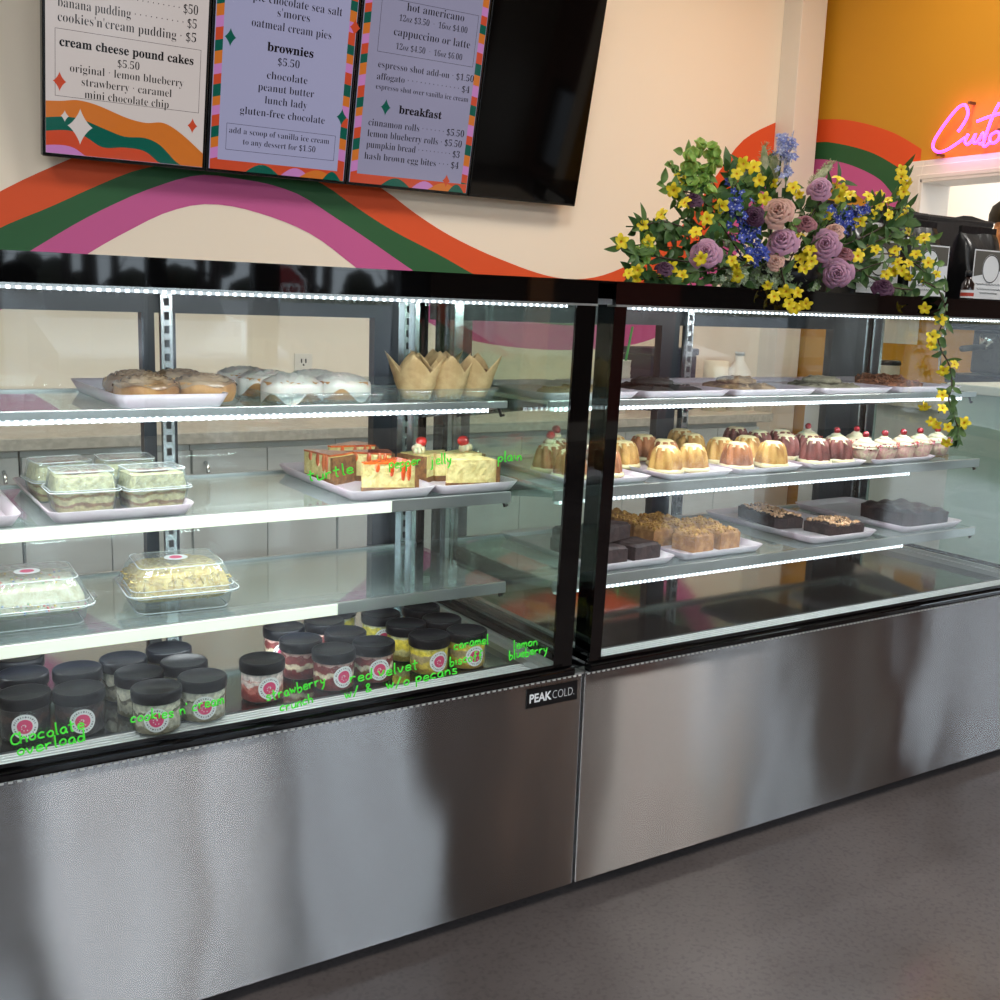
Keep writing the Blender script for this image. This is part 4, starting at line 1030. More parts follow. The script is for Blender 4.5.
def slice_(label, loc, rz, group, topm=None, strawberry=False):
    """wedge: tip at -x, crust wall at +x end"""
    t = empty('cheesecake_slice', label, 'cake slice', loc, rz, group); t.scale = (1, 1, 1.18)
    def wedge(z0, z1, x0, x1, g=0):
        L = .105; h = .036
        f = lambda x: .004 + h * (x / L)
        return [(x0, -f(x0) - g), (x1, -f(x1) - g), (x1 + .004, 0), (x1, f(x1) + g), (x0, f(x0) + g)]
    MB().prism(wedge(0, 0, .0, .092), .008, .046, 'z').build('filling', chm, t, bevel=.003)
    m = MB().prism(wedge(0, 0, .0, .098, .0006), 0, .009, 'z'); m.prism([(.091, -.0355), (.099, -.0375), (.103, 0), (.099, .0375), (.091, .0355), (.095, 0)], .004, .044, 'z')
    m.build('crust', crust, t, bevel=.001)
    if topm:
        g = MB().prism(wedge(0, 0, .002, .092, .001), .0455, .0485, 'z')
        for k, (x, s) in enumerate(((.025, -1), (.05, -1), (.07, -1), (.035, 1), (.062, 1), (.08, -1))):
            y0 = s * (.005 + .036 * (x / .105)); L = .012 + .006 * (k % 3)
            g.sphere((x, y0, .046 - L / 2), .005, 8, 6, 0, sq=(1, .45, L / .008))
        g.build('topping', topm, t, bevel=.001)
    if strawberry:
        c = MB()
        for k in range(7):
            th = k * .9; c.sphere((.076 + .008 * math.cos(th), .008 * math.sin(th), .050 + .0006 * k), .0065, 8, 6)
        c.sphere((.076, 0, .056), .009, 10, 6); c.build('cream_swirl', cream_w, t)
        M_ = Matrix.Translation((.070, 0, .064)) @ Matrix.Rotation(R(100), 4, 'Y')
        MB().lathe([(0, -.016), (.006, -.011), (.0095, -.002), (.009, .006), (.004, .011), (0, .012)], 14, M=M_).build('strawberry', berry, t)
    return t


CG = 'cheesecake slices on the left case middle shelf'
s0 = slice_('cheesecake slice with dripping orange topping at the front of its tray', (-.240, .285, Z2 + .004), 0, CG, orng)
s0.location = (-.322, .272, Z2 + .004)
s1_ = slice_('cheesecake slice with dark caramel top, nearest the left edge of its tray', (-.335, .50, Z2 + .004), 0, CG, redg)
s1_.rotation_euler.z = R(-62); s1_.location = (-.352, .47, Z2 + .004)
dup(s1_, (-.295, .42, Z2 + .004), R(-20), 'cheesecake slice with caramel top behind the orange front slice')
dup(s0, (-.290, .50, Z2 + .004), R(12), 'orange-topped cheesecake slice furthest back on its tray')
s2_ = slice_('plain cheesecake slice at the front of its tray beside the word plain', (-.142, .285, Z2 + .004), R(3), CG)
s2_.location = (-.150, .262, Z2 + .004)
s3_ = slice_('cheesecake slice with cream and strawberry at the left of its tray', (-.09, .38, Z2 + .004), 0, CG, None, True)
s3_.rotation_euler.z = R(200); s3_.location = (-.085, .39, Z2 + .004)
dup(s3_, (-.130, .345, Z2 + .004), R(8), 'cheesecake slice with cream and strawberry behind the plain front slice')

# ============================================================ LEFT CASE, LOWER SHELF: big clamshells
strand = mat('shredded_topping', (216, 190, 112), .7, c2=(184, 148, 70), scale=120, bump=.004, bscale=90)
fun = mat('sprinkle_cake', (206, 200, 172), .6, c2=(184, 176, 142), scale=60, bump=.003, bscale=80)


def clamshell(label, loc, rz, group, kind):
    t = empty('cake_clamshell', label, 'cake box', loc, rz, group)
    a = .088; b_ = .078
    def ring(s, z, rib=0, n=96):
        p = []
        base = rrect(-a * s, a * s, -b_ * s, b_ * s, .022, 11)
        for k, (x, y) in enumerate(base):
            e = 1 + (rib if k % 2 else 0); p.append((x * e, y * e, z))
        # ribs along straight sides
        return p
    def dens(s, z, rib):
        base = rrect(-a * s, a * s, -b_ * s, b_ * s, .022, 3); out = []
        for i in range(len(base)):
            p, q = base[i], base[(i + 1) % len(base)]; L = math.dist(p, q); n = max(1, int(L / .0065)) if L > .03 else 1
            if L > .03: n = 20
            for k in range(n):
                t_ = k / n; x = p[0] + (q[0] - p[0]) * t_; y = p[1] + (q[1] - p[1]) * t_; o = 1 - (rib if (k % 2 and n > 1) else 0)
                out.append((x * o, y * o, z))
        return out
    def loft(rings, cap0=False, cap1=False):
        m = MB(); n = len(rings[0]); v = [p for r_ in rings for p in r_]
        m.add(v, [(j * n + i, j * n + (i + 1) % n, (j + 1) * n + (i + 1) % n, (j + 1) * n + i) for j in range(len(rings) - 1) for i in range(n)], 0, False)
        if cap0: m.add(rings[0], [list(range(n))[::-1]])
        if cap1: m.add(rings[-1], [list(range(n))])
        return m
    _b = loft([dens(.86, 0, .012), dens(.92, .010, .012), dens(.95, .028, .012), dens(1.06, .030, 0), dens(1.06, .032, 0)], True)
    bs_ = _b; rim(bs_, a * .86, b_ * .86, .019, .001, .0011); rim(bs_, a * .95, b_ * .95, .021, .028); bs_.build('base', [clam, rimp], t)
    lid = loft([dens(1.06, .033, 0), dens(.99, .035, 0), dens(.96, .042, .014), dens(.88, .064, .014), dens(.80, .076, 0), dens(.74, .079, 0)], False, True)
    lid.box(a * 1.04, a * 1.16, -b_ * .35, b_ * .1, .031, .033); rim(lid, a * 1.06, b_ * 1.06, .023, .034, .0013); rim(lid, a * .80, b_ * .80, .018, .076, .0010); rim(lid, a * .97, b_ * .97, .021, .041); lid.build('lid', [clam, rimp], t)
    c = loft([dens(.84, .020, 0), dens(.90, .026, 0), dens(.905, .042, 0), dens(.82, .060, 0), dens(.68, .068, 0)], True, True)
    o = c.build('cake', strand if kind == 'strand' else fun, t)
    rr = random.Random(3 if kind == 'strand' else 8)
    if kind == 'strand':
        s = MB()
        for k in range(150):
            e = rr.randrange(4); u = rr.uniform(-.9, .9); z = rr.uniform(.024, .060); w_ = .895 - max(0, z - .042) * 4
            if e == 0: x, y = u * a * w_, -b_ * w_
            elif e == 1: x, y = a * w_, u * b_ * w_
            elif e == 2: x, y = -a * w_, u * b_ * w_
            else: x, y, z = u * a * .75, rr.uniform(-.75, .75) * b_, .067
            d = Vector((rr.uniform(-1, 1), rr.uniform(-.4, .4), rr.uniform(-.7, .7))) * .009
            s.tube([(x - d.x, y - d.y, z - d.z), (x, y, z + .0015), (x + d.x, y + d.y, z + d.z)], .0016, 4)
        s.build('shredded_topping', strand, t)
    else:
        s = MB()
        for k in range(130):
            e = rr.randrange(3); u = rr.uniform(-.9, .9); z = rr.uniform(.026, .043)
            if e == 0: x, y = u * a * .88, -b_ * (.903)
            elif e == 1: x, y = a * .903, u * b_ * .88
            else: x, y, z = u * a * .7, rr.uniform(-.7, .7) * b_, .0685
            s.sphere((x, y, z), .0018, 6, 4, rr.randrange(5))
        s.build('sprinkles', [mat('sprinkle_red', (206, 70, 60)), mat('sprinkle_green', (90, 150, 90)), mat('sprinkle_yellow', (226, 190, 60)), mat('sprinkle_blue', (80, 110, 170)), mat('sprinkle_pink', (220, 130, 160))], t)
    st = MB().lathe([(0, .0796), (.011, .0796)], 24, 1, cap=False).lathe([(.0, .0794), (.020, .0794)], 24, 0, cap=False)
    st.build('label_sticker', [stw, stp], t)
    return t


KG = 'square clamshell cakes on the left case lower shelf'
clamshell('square clamshell of pale shredded-topped cake with a round pink sticker', (-.645, .335, Z3 + .001), R(-4), KG, 'strand')
clamshell('square clamshell of sprinkle cake at the left edge of the picture', (-.885, .335, Z3 + .001), R(-2), KG, 'fun')

# ============================================================ RIGHT CASE
# top shelf: cookies and crumbly slabs on trays
RT = 'trays in the right case'
for x, wd, lb in ((.16, .24, 'first tray on the right case top shelf, next to the seam'), (.415, .24, 'second tray on the right case top shelf, dark cookies on it'), (.68, .26, 'third tray on the right case top shelf, pale crumbly cookies on it'),
                  (.955, .25, 'fourth tray on the right case top shelf, oat cookies on it'), (1.225, .25, 'fifth tray on the right case top shelf, brown crumble on it')):
    tray(lb, (x, .215, Z1 + .001), .35, wd, RT, h=.014)
ck_d = mat('cookie_dark', (58, 52, 48), .8, c2=(40, 34, 32), scale=60, bump=.003, bscale=60); ck_b = mat('cookie_brown', (158, 128, 92), .8, c2=(120, 92, 62), scale=60, bump=.003, bscale=60)
ck_o = mat('cookie_oat', (150, 144, 120), .8, c2=(110, 100, 80), scale=60, bump=.003, bscale=60); ck_r = mat('cookie_crumble', (150, 96, 66), .8, c2=(96, 60, 42), scale=60, bump=.003, bscale=60)


def cookie(mt, seed, label, loc, group, r0=.047, h=.016):
    rr = random.Random(seed); a1, a2 = rr.random() * 6, rr.random() * 6
    m = MB().lathe([(0, 0), (r0 * .9, 0), (r0, h * .3), (r0 * .95, h * .62), (r0 * .6, h * .92), (0, h)], 28, rad=lambda th, r, z: r * (1 + .05 * math.sin(3 * th + a1) + .04 * math.sin(7 * th + a2)))
    for k in range(12):
        th = rr.random() * 6.28; q = rr.random() * r0 * .75; m.sphere((q * math.cos(th), q * math.sin(th), h * .85), .006, 6, 4, 0, sq=(1, 1, .6))
    return tag(m.build('cookie', mt, loc=loc), label, 'cookie', group)


CK = 'large cookies on the right case top shelf'
for mt, seed, rows in ((ck_d, 1, ((.365, .285, 0, 'dark chocolate cookie lying at the front of the second tray'), (.455, .300, 0, 'dark chocolate cookie right of the front dark one'), (.41, .385, 0, 'dark chocolate cookie behind the two front dark ones'), (.395, .32, .016, 'dark chocolate cookie stacked on top of the others'))),
                       (ck_b, 2, ((.125, .29, 0, 'brown cookie on the first tray near the seam'), (.205, .33, 0, 'brown cookie behind the first, near the seam'), (.61, .30, 0, 'pale brown cookie at the front left of the third tray'), (.70, .31, 0, 'pale brown cookie in the middle of the third tray'), (.66, .38, .0, 'pale brown cookie at the back of the third tray'), (.655, .33, .016, 'pale brown cookie stacked on top, third tray'))),
                       (ck_o, 3, ((.885, .29, 0, 'oat cookie at the front left of the fourth tray'), (.975, .30, 0, 'oat cookie in front on the fourth tray'), (.94, .375, .0, 'oat cookie behind on the fourth tray'), (.93, .32, .016, 'oat cookie stacked on top, fourth tray'), (1.02, .38, 0, 'oat cookie at the back right of the fourth tray')))):
    c0 = None
    for x, y, dz, lb in rows:
        if c0 is None: c0 = cookie(mt, seed, lb, (x, y, Z1 + .0045), CK)
        else: dup(c0, (x, y, Z1 + .0045 + dz), seed + x * 9, lb)


def slab(name, mt, seed, w_, d_, h, label, cat, loc, rz, group=None, topm=None, rough=.006):
    rr = random.Random(seed); ns = 16
    t = empty(name, label, cat, loc, rz, group) if topm else None
    ph = [rr.random() * 6 for _ in range(6)]
    def ed(x, y): return rough * (math.sin(x * 90 + ph[0]) * .5 + math.sin(y * 110 + ph[1]) * .5)
    def P(u, v):
        x = (u - .5) * w_; y = (v - .5) * d_; k = min(u, 1 - u, v, 1 - v)
        return (x + ed(y, x) * .6, y + ed(x, y) * .6, h * (1 - (.16 if k < .03 else 0)) + ed(x * 1.3, y * .8) * .6)
    m = MB().grid(P, ns, ns, 0)
    n = ns + 1; edge = [i for i in range(n)] + [i * n + ns for i in range(1, n)] + [ns * n + i for i in range(ns - 1, -1, -1)] + [i * n for i in range(ns - 1, 0, -1)]
    tv_ = [m.v[i] for i in edge]; L = len(tv_)
    m.add(tv_ + [(x * .985, y * .985, 0) for x, y, z in tv_], [(i, L + i, L + (i + 1) % L, (i + 1) % L) for i in range(L)], 0); m.add([(x * .985, y * .985, 0) for x, y, z in tv_], [list(range(L))[::-1]])
    if not t: return tag(m.build(name, mt, loc=loc, rz=rz), label, cat, group)
    m.build('cake', mt, t)
    c = MB()
    for k in range(int(220 * min(1, w_ * d_ / .012))):
        u, v = rr.random(), rr.random(); x, y, z = P(.03 + .94 * u, .03 + .94 * v); c.sphere((x, y, z), rr.uniform(.0025, .005), 5, 4, 0)
    c.build('crumb_topping', topm, t)
    return t


slab('crumble_slab', ck_r, 4, .16, .10, .016, 'flat brown crumble slab on the fifth tray, right case top shelf', 'crumble bar', (1.20, .33, Z1 + .0045), .1, None, ck_r)
slab('crumble_slab', ck_r, 5, .10, .09, .020, 'smaller brown crumble slab at the right end of the fifth tray', 'crumble bar', (1.30, .44, Z1 + .0045), -.2, None, ck_r)
# middle shelf: small bundt cakes and cupcakes
for x, wd, lb in ((.205, .20, 'tray with strawberry-topped bundt cakes next to the seam, right case middle shelf'), (.440, .195, 'second tray of the right case middle shelf, lemon bundt cakes on it'), (.655, .205, 'third tray of the right case middle shelf, golden bundt cakes on it'),
                  (.880, .195, 'fourth tray of the right case middle shelf, reddish bundt cakes on it'), (1.12, .24, 'fifth tray of the right case middle shelf, cherry cupcakes on it')):
    tray(lb, (x, .19, Z2 + .001), .37, wd, RT, h=.012)
bu_y = mat('bundt_lemon', (184, 142, 76), .6, c2=(150, 104, 48), scale=30, bump=.001, bscale=120); bu_o = mat('bundt_orange', (160, 100, 60), .6, c2=(124, 72, 40), scale=30, bump=.001, bscale=120)
bu_r = mat('bundt_red', (116, 60, 54), .6, c2=(84, 42, 38), scale=30, bump=.001, bscale=120); bu_k = mat('bundt_brown', (110, 74, 62), .6, c2=(80, 52, 44), scale=30, bump=.001, bscale=120)
icy = mat('lemon_icing', (206, 192, 146), .4, coat=.3)


def bundt(mt, ice, label, loc, rz, group, red=False):
    t = empty('bundt_cake', label, 'bundt cake', loc, rz, group)
    fl_ = lambda th, r, z: r * (1 + (.40 * abs(math.sin(4 * th + z * 16)) ** .7 - .28) * (1 if .010 < z < .056 and r > .012 else .15))
    MB().lathe([(0, 0), (.037, 0), (.039, .004), (.036, .009), (.0345, .012), (.032, .028), (.028, .045), (.023, .055), (.015, .058), (.009, .054), (.005, .048), (0, .046)], 60, rad=fl_).build('cake', mt, t)
    MB().lathe([(.0385, .0015), (.041, .003), (.0395, .010), (.0362, .0115), (.034, .008)], 48, rad=lambda th, r, z: r * (1 + .02 * math.sin(7 * th)), cap=False).build('icing_foot', ice, t)
    def Q(u, v):
        th = 2 * math.pi * u; r_ = .006 + v * (.0185 + .006 * max(0, math.sin(4 * th + 1)) ** 2)
        z = .0585 + .0015 * math.sin(math.pi * min(1, v * 1.4)) - max(0, r_ - .019) * 1.35
        return ((r_) * math.cos(th), (r_) * math.sin(th), z)
    MB().grid(Q, 40, 8, 0, closed=True).build('icing_cap', ice, t)
    if red:
        MB().sphere((0, 0, .064), .012, 12, 8, 0, sq=(1, 1, .7)).build('cream', cream_w, t)
        MB().lathe([(0, -.012), (.006, -.008), (.010, 0), (.007, .008), (0, .011)], 12, M=Matrix.Translation((0, 0, .078)) @ Matrix.Rotation(R(75), 4, 'Y')).build('strawberry', berry, t)
    return t


BG = 'small bundt cakes on the right case middle shelf'
zb_ = Z2 + .0045
b_o = bundt(bu_o, cream_w, 'orange bundt cake with cream and a strawberry, front of the tray by the seam', (.235, .270, zb_), 0, BG, True)
for x, y, lb in ((.150, .275, 'orange bundt cake with a strawberry, left of the front one by the seam'), (.16, .365, 'orange bundt cake with a strawberry, second row by the seam'), (.235, .45, 'orange bundt cake with a strawberry, at the back by the seam')): dup(b_o, (x, y, zb_), x * 7, lb)
b_y = bundt(bu_y, icy, 'lemon bundt cake at the front left of the second tray', (.395, .262, zb_), 0, BG)
for x, y, lb in ((.470, .262, 'lemon bundt cake with icing drips, front right of the second tray'), (.40, .455, 'lemon bundt cake at the back of the second tray'), (.355, .36, 'lemon bundt cake at the left edge of the second tray, behind the front one'),
                 (.700, .245, 'golden bundt cake at the front of the third tray, whitest icing'), (.625, .335, 'golden bundt cake standing left behind the front golden one'), (.72, .345, 'golden bundt cake right behind the front golden one'),
                 (.615, .425, 'golden bundt cake second from the back of the third tray'), (.655, .51, 'golden bundt cake furthest back on the third tray')): dup(b_y, (x, y, zb_), x * 11, lb)
b_p = bundt(bu_o, icy, 'peach-brown bundt cake behind the front lemon ones', (.465, .350, zb_), 0, BG)
for x, y, lb in ((.600, .255, 'peach-brown bundt cake at the front left of the third tray'), (.480, .44, 'peach-brown bundt cake at the back right of the second tray')): dup(b_p, (x, y, zb_), x * 5, lb)
b_r = bundt(bu_r, cream_w, 'reddish bundt cake at the front left of the fourth tray', (.850, .250, zb_), 0, BG)
for x, y, lb in ((.925, .245, 'reddish bundt cake at the front right of the fourth tray beside the cupcakes'), (.840, .335, 'reddish bundt cake in the second row of the fourth tray, left'), (.920, .335, 'reddish bundt cake in the second row of the fourth tray, right'),
                 (.835, .42, 'reddish bundt cake in the third row of the fourth tray, left'), (.915, .42, 'reddish bundt cake in the third row of the fourth tray, right'), (.84, .505, 'reddish bundt cake at the very back of the fourth tray')): dup(b_r, (x, y, zb_), x * 5, lb)
wrap = mat('cupcake_wrapper', (226, 208, 178), .6, c2=(214, 168, 160), scale=120); frost = mat('frosting', (184, 176, 150), .45, sss=.15); cherry = mat('cherry', (130, 12, 30), .2, coat=.5)


def cupcake(label, loc, rz, group):
    t = empty('cupcake', label, 'cupcake', loc, rz, group)
    MB().lathe([(0, 0), (.024, 0), (.034, .034), (.033, .035), (0, .033)], 64, rad=lambda th, r, z: r * (1 + .025 * math.sin(22 * th)) if r > .02 else r).build('wrapper', wrap, t)
    def P(u, v):
        th = 2 * math.pi * u; s = v * 3 + u; r_ = (.035 - .031 * (v ** 1.15)); bul = .0035 * abs(math.sin(math.pi * (v * 3 + u)))
        return ((r_ + bul) * math.cos(th), (r_ + bul) * math.sin(th), .033 + .027 * v + .006 * u * (1 - v) * .3)
    MB().grid(P, 32, 20, 0, closed=True).build('frosting', frost, t)
    MB().sphere((0, 0, .066), .0085, 12, 8).build('cherry', cherry, t)
    s = MB(); rr = random.Random(4)
    for k in range(70):
        th = rr.random() * 6.28; s.sphere((.0365 * math.cos(th), .0365 * math.sin(th), rr.uniform(.031, .043)), .0018, 5, 4, rr.randrange(3))
    s.build('sprinkles', [mat('sprinkle_red'), mat('sprinkle_pink'), mat('cherry')], t)
    return t


CU = 'cherry-topped cupcakes on the right case middle shelf'
cu = cupcake('cherry cupcake nearest the glass at the left front', (1.005, .232, zb_), 0, CU)
for x, y, lb in ((1.080, .235, 'cherry cupcake second along the front'), (1.155, .238, 'cherry cupcake third along the front'), (1.230, .245, 'cherry cupcake fourth along the front, darkest cherry'), (1.315, .255, 'cherry cupcake at the right end, against the end of the shelf'),
                 (1.01, .325, 'cherry cupcake in the second row, left'), (1.09, .33, 'cherry cupcake in the second row, middle'), (1.005, .415, 'cherry cupcake furthest back at the left')): dup(cu, (x, y, zb_), x * 9, lb)
# lower shelf
for x, y, wd, L, lb in ((.265, .182, .225, .37, 'tray of stacked black brownies, right case lower shelf'), (.520, .185, .245, .37, 'tray of golden blondies, right case lower shelf'), (.915, .185, .235, .38, 'tray of crumb-topped brownie slabs, right case lower shelf'), (1.245, .18, .235, .38, 'tray with one jagged dark brownie, right case lower shelf')):
    tray(lb, (x, y, Z3 + .001), L, wd, RT, h=.016)
blond = mat('blondie', (166, 120, 70), .7, c2=(136, 92, 50), scale=50, bump=.002, bscale=90); bltop = mat('blondie_top', (190, 142, 70), .7, c2=(160, 112, 50), scale=60, bump=.002)
brown = mat('brownie', (52, 34, 34), .7, c2=(34, 22, 24), scale=50, bump=.003, bscale=70); brtop = mat('brownie_top', (50, 32, 34), .5, c2=(34, 22, 26), scale=30, bump=.004, bscale=30)
zl_ = Z3 + .0045
BL = 'square blondies on the right case lower shelf'
bl0 = slab('blondie', blond, 11, .066, .066, .042, 'square golden blondie nearest the glass, front left of its tray', 'blondie', (.490, .262, zl_), .15, BL, bltop, .002)
for x, y, a, lb in ((.570, .262, .1, 'square golden blondie at the front right of its tray'), (.447, .345, .05, 'square blondie left in the second row'), (.520, .345, .2, 'square blondie in the middle of the second row'), (.593, .35, .1, 'square blondie right in the second row'),
                    (.455, .43, .1, 'square blondie left in the third row'), (.53, .43, .1, 'square blondie right in the third row'), (.46, .51, 0, 'square blondie at the very back of its tray')): dup(bl0, (x, y, zl_), a, lb)
BR = 'black brownies on the right case lower shelf'
br0 = slab('brownie', brown, 21, .075, .075, .034, 'black brownie at the front right of its tray', 'brownie', (.325, .262, zl_), .1, BR, None, .003)
for x, y, z, a, lb in ((.235, .262, 0, .05, 'black brownie at the front middle of its tray'), (.315, .35, 0, .1, 'black brownie behind the front right one'), (.225, .35, 0, .0, 'black brownie in the second row, left'), (.275, .305, .0375, .3, 'black brownie stacked on the lower ones'),
                       (.29, .435, 0, .1, 'black brownie in the third row')): dup(br0, (x, y, zl_ + z), a, lb)
SG = 'crumb-topped brownie slabs on the right case lower shelf'
slab('brownie_slab', brown, 31, .085, .17, .032, 'crumb-topped brownie slab lying deeper on its tray', 'brownie', (.895, .42, zl_), R(-12), SG, mat('pale_crumbs', (214, 174, 140), .8, c2=(180, 136, 100), scale=80), .004)
slab('brownie_slab', brown, 32, .105, .10, .030, 'crumb-topped brownie slab at the front of its tray', 'brownie', (.955, .262, zl_), R(6), SG, mat('pale_crumbs'), .004)
slab('brownie', brtop, 41, .155, .15, .040, 'large jagged dark brownie with a shiny top on the last tray', 'brownie', (1.265, .295, zl_), R(-8), None, None, .009)

# ============================================================ HANDWRITING on the glass (green chalk marker)
LET = {
    'a': [[(.75, .9), (.4, 1), (.1, .6), (.2, .1), (.55, .05), (.8, .8), (.75, .1), (.95, 0)]], 'b': [[(.1, 2), (.1, .1), (.5, 0), (.8, .4), (.6, .9), (.15, .7)]], 'c': [[(.8, .85), (.45, 1), (.1, .6), (.2, .1), (.8, .1)]],
    'C': [[(1.0, 1.5), (.6, 1.8), (.1, 1.1), (.2, .2), (.7, 0), (1.1, .3)]], 'd': [[(.75, .8), (.35, .95), (.1, .5), (.3, 0), (.75, .3), (.85, 2)], [(.85, 1.2), (.85, 0)]], 'e': [[(.15, .5), (.8, .6), (.65, 1), (.2, .85), (.15, .2), (.5, 0), (.9, .2)]],
    'g': [[(.8, .8), (.4, 1), (.1, .5), (.4, .1), (.8, .5), (.8, -.6), (.4, -.9), (.1, -.6)]], 'h': [[(.1, 2), (.1, 0)], [(.1, .6), (.5, 1), (.75, .7), (.8, 0)]], 'i': [[(.2, 1), (.25, 0)], [(.2, 1.45), (.24, 1.5)]], 'j': [[(.4, 1), (.4, -.6), (.1, -.8)], [(.4, 1.4), (.42, 1.5)]],
    'k': [[(.1, 2), (.1, 0)], [(.75, 1), (.15, .45), (.8, 0)]], 'l': [[(.2, 2), (.2, .1), (.45, 0)]], 'm': [[(.1, 1), (.1, 0)], [(.1, .6), (.4, 1), (.55, .6), (.55, 0)], [(.55, .6), (.9, 1), (1.05, .6), (1.05, 0)]], 'n': [[(.1, 1), (.12, 0)], [(.12, .6), (.5, 1), (.75, .6), (.78, 0)]],
    'o': [[(.5, 1), (.12, .6), (.25, .05), (.7, .1), (.8, .7), (.5, 1)]], 'p': [[(.1, 1), (.12, -.9)], [(.12, .7), (.5, 1), (.8, .6), (.5, .05), (.15, .2)]], 'r': [[(.1, 1), (.15, 0)], [(.15, .55), (.4, .95), (.75, .9)]], 's': [[(.75, .9), (.3, 1), (.2, .65), (.7, .4), (.6, 0), (.1, .1)]],
    't': [[(.35, 1.8), (.35, .15), (.6, 0)], [(.0, 1.15), (.75, 1.2)]], 'u': [[(.1, 1), (.12, .2), (.45, 0), (.75, .3), (.8, 1)], [(.8, .5), (.85, 0)]], 'v': [[(.05, 1), (.4, 0), (.8, 1)]], 'w': [[(.05, 1), (.3, 0), (.5, .7), (.75, 0), (1.0, 1)]],
    'y': [[(.1, 1), (.2, .45), (.55, .4)], [(.8, 1), (.6, -.2), (.2, -.9)]], 'f': [[(.8, 1.8), (.45, 1.9), (.35, 1.4), (.35, 0)], [(.05, 1), (.7, 1.05)]], '&': [[(.9, .5), (.5, 0), (.15, .3), (.7, 1.3), (.45, 1.6), (.25, 1.2), (.9, 0)]], '/': [[(.0, -.2), (.7, 1.9)]], "'": [[(.2, 1.8), (.15, 1.4)]], ' ': []}
ink = mat('green_marker', (84, 252, 66), .5)


def handwrite(s, x, z, x1, z1, h, label, drop=0):
    adv = [1.32 if c in 'mw' else .55 if c in 'il' else .7 if c == ' ' else 1.05 for c in s]; tot = sum(adv)
    L = math.hypot(x1 - x, z1 - z); sx = L / tot; a = math.atan2(z1 - z, x1 - x); m = MB(); cx_ = 0; rr = random.Random(len(s) * 7)
    for c, ad in zip(s, adv):
        jz = rr.uniform(-.12, .12)
        for st in LET[c]:
            pts = []
            for (px, pz) in (smooth_path(st, 3) if len(st) > 2 else st):
                u = (cx_ + px * (1 if ad > .6 else .8)) * sx; w_ = (pz + jz) * h
                X_ = x + u * math.cos(a) - w_ * math.sin(a); Zz = z + u * math.sin(a) + w_ * math.cos(a)
                pts.append((X_, gy(Zz) - .0008, Zz))
            m.tube(pts, .0013, 5)
        cx_ += ad
    return tag(m.build('handwriting', ink), label, 'handwriting', 'green handwriting on the glass')


for args in (('Chocolate', -.964, .600, -.868, .608, .0085, 'green handwritten word Chocolate on the glass at the far left'),
             ('overload', -.957, .583, -.868, .589, .0085, 'green handwritten word overload under Chocolate'),
             ("cookies", -.808, .604, -.745, .602, .008, 'green handwritten word cookies in front of the cookies and cream jars'),
             ("n'cream", -.738, .603, -.671, .610, .0085, 'green handwritten word n cream right of cookies'),
             ('strawberry', -.607, .600, -.510, .613, .0085, 'green handwritten word strawberry beside the pink jar'),
             ('crunch', -.585, .580, -.530, .585, .008, 'green handwritten word crunch under strawberry'),
             ('red velvet', -.470, .607, -.345, .612, .009, 'green handwritten words red velvet'),
             ('w/ &', -.478, .583, -.430, .588, .0085, 'green handwritten w and ampersand under red velvet'),
             ('w/o pecans', -.405, .585, -.270, .592, .009, 'green handwritten words without pecans'),
             ('caramel', -.282, .635, -.212, .637, .0085, 'green handwritten word caramel in front of the yellow jars'),
             ('biscoff', -.288, .607, -.222, .610, .0085, 'green handwritten word under caramel'),
             ('lemon', -.162, .617, -.110, .619, .0085, 'green handwritten word lemon near the right post'),
             ('blueberry', -.170, .600, -.088, .603, .0085, 'green handwritten word blueberry under lemon'),
             ('turtle', -.545, .937, -.470, .946, .0085, 'green handwritten word turtle over the caramel cheesecake'),
             ('pepper', -.412, .950, -.355, .953, .0080, 'green handwritten word pepper over the orange cheesecake'),
             ('jelly', -.340, .951, -.300, .953, .0085, 'green handwritten word jelly left of the strawberry slice'),
             ('plain', -.214, .950, -.165, .951, .0085, 'green handwritten word plain right of the strawberry slices')):
    handwrite(*args)

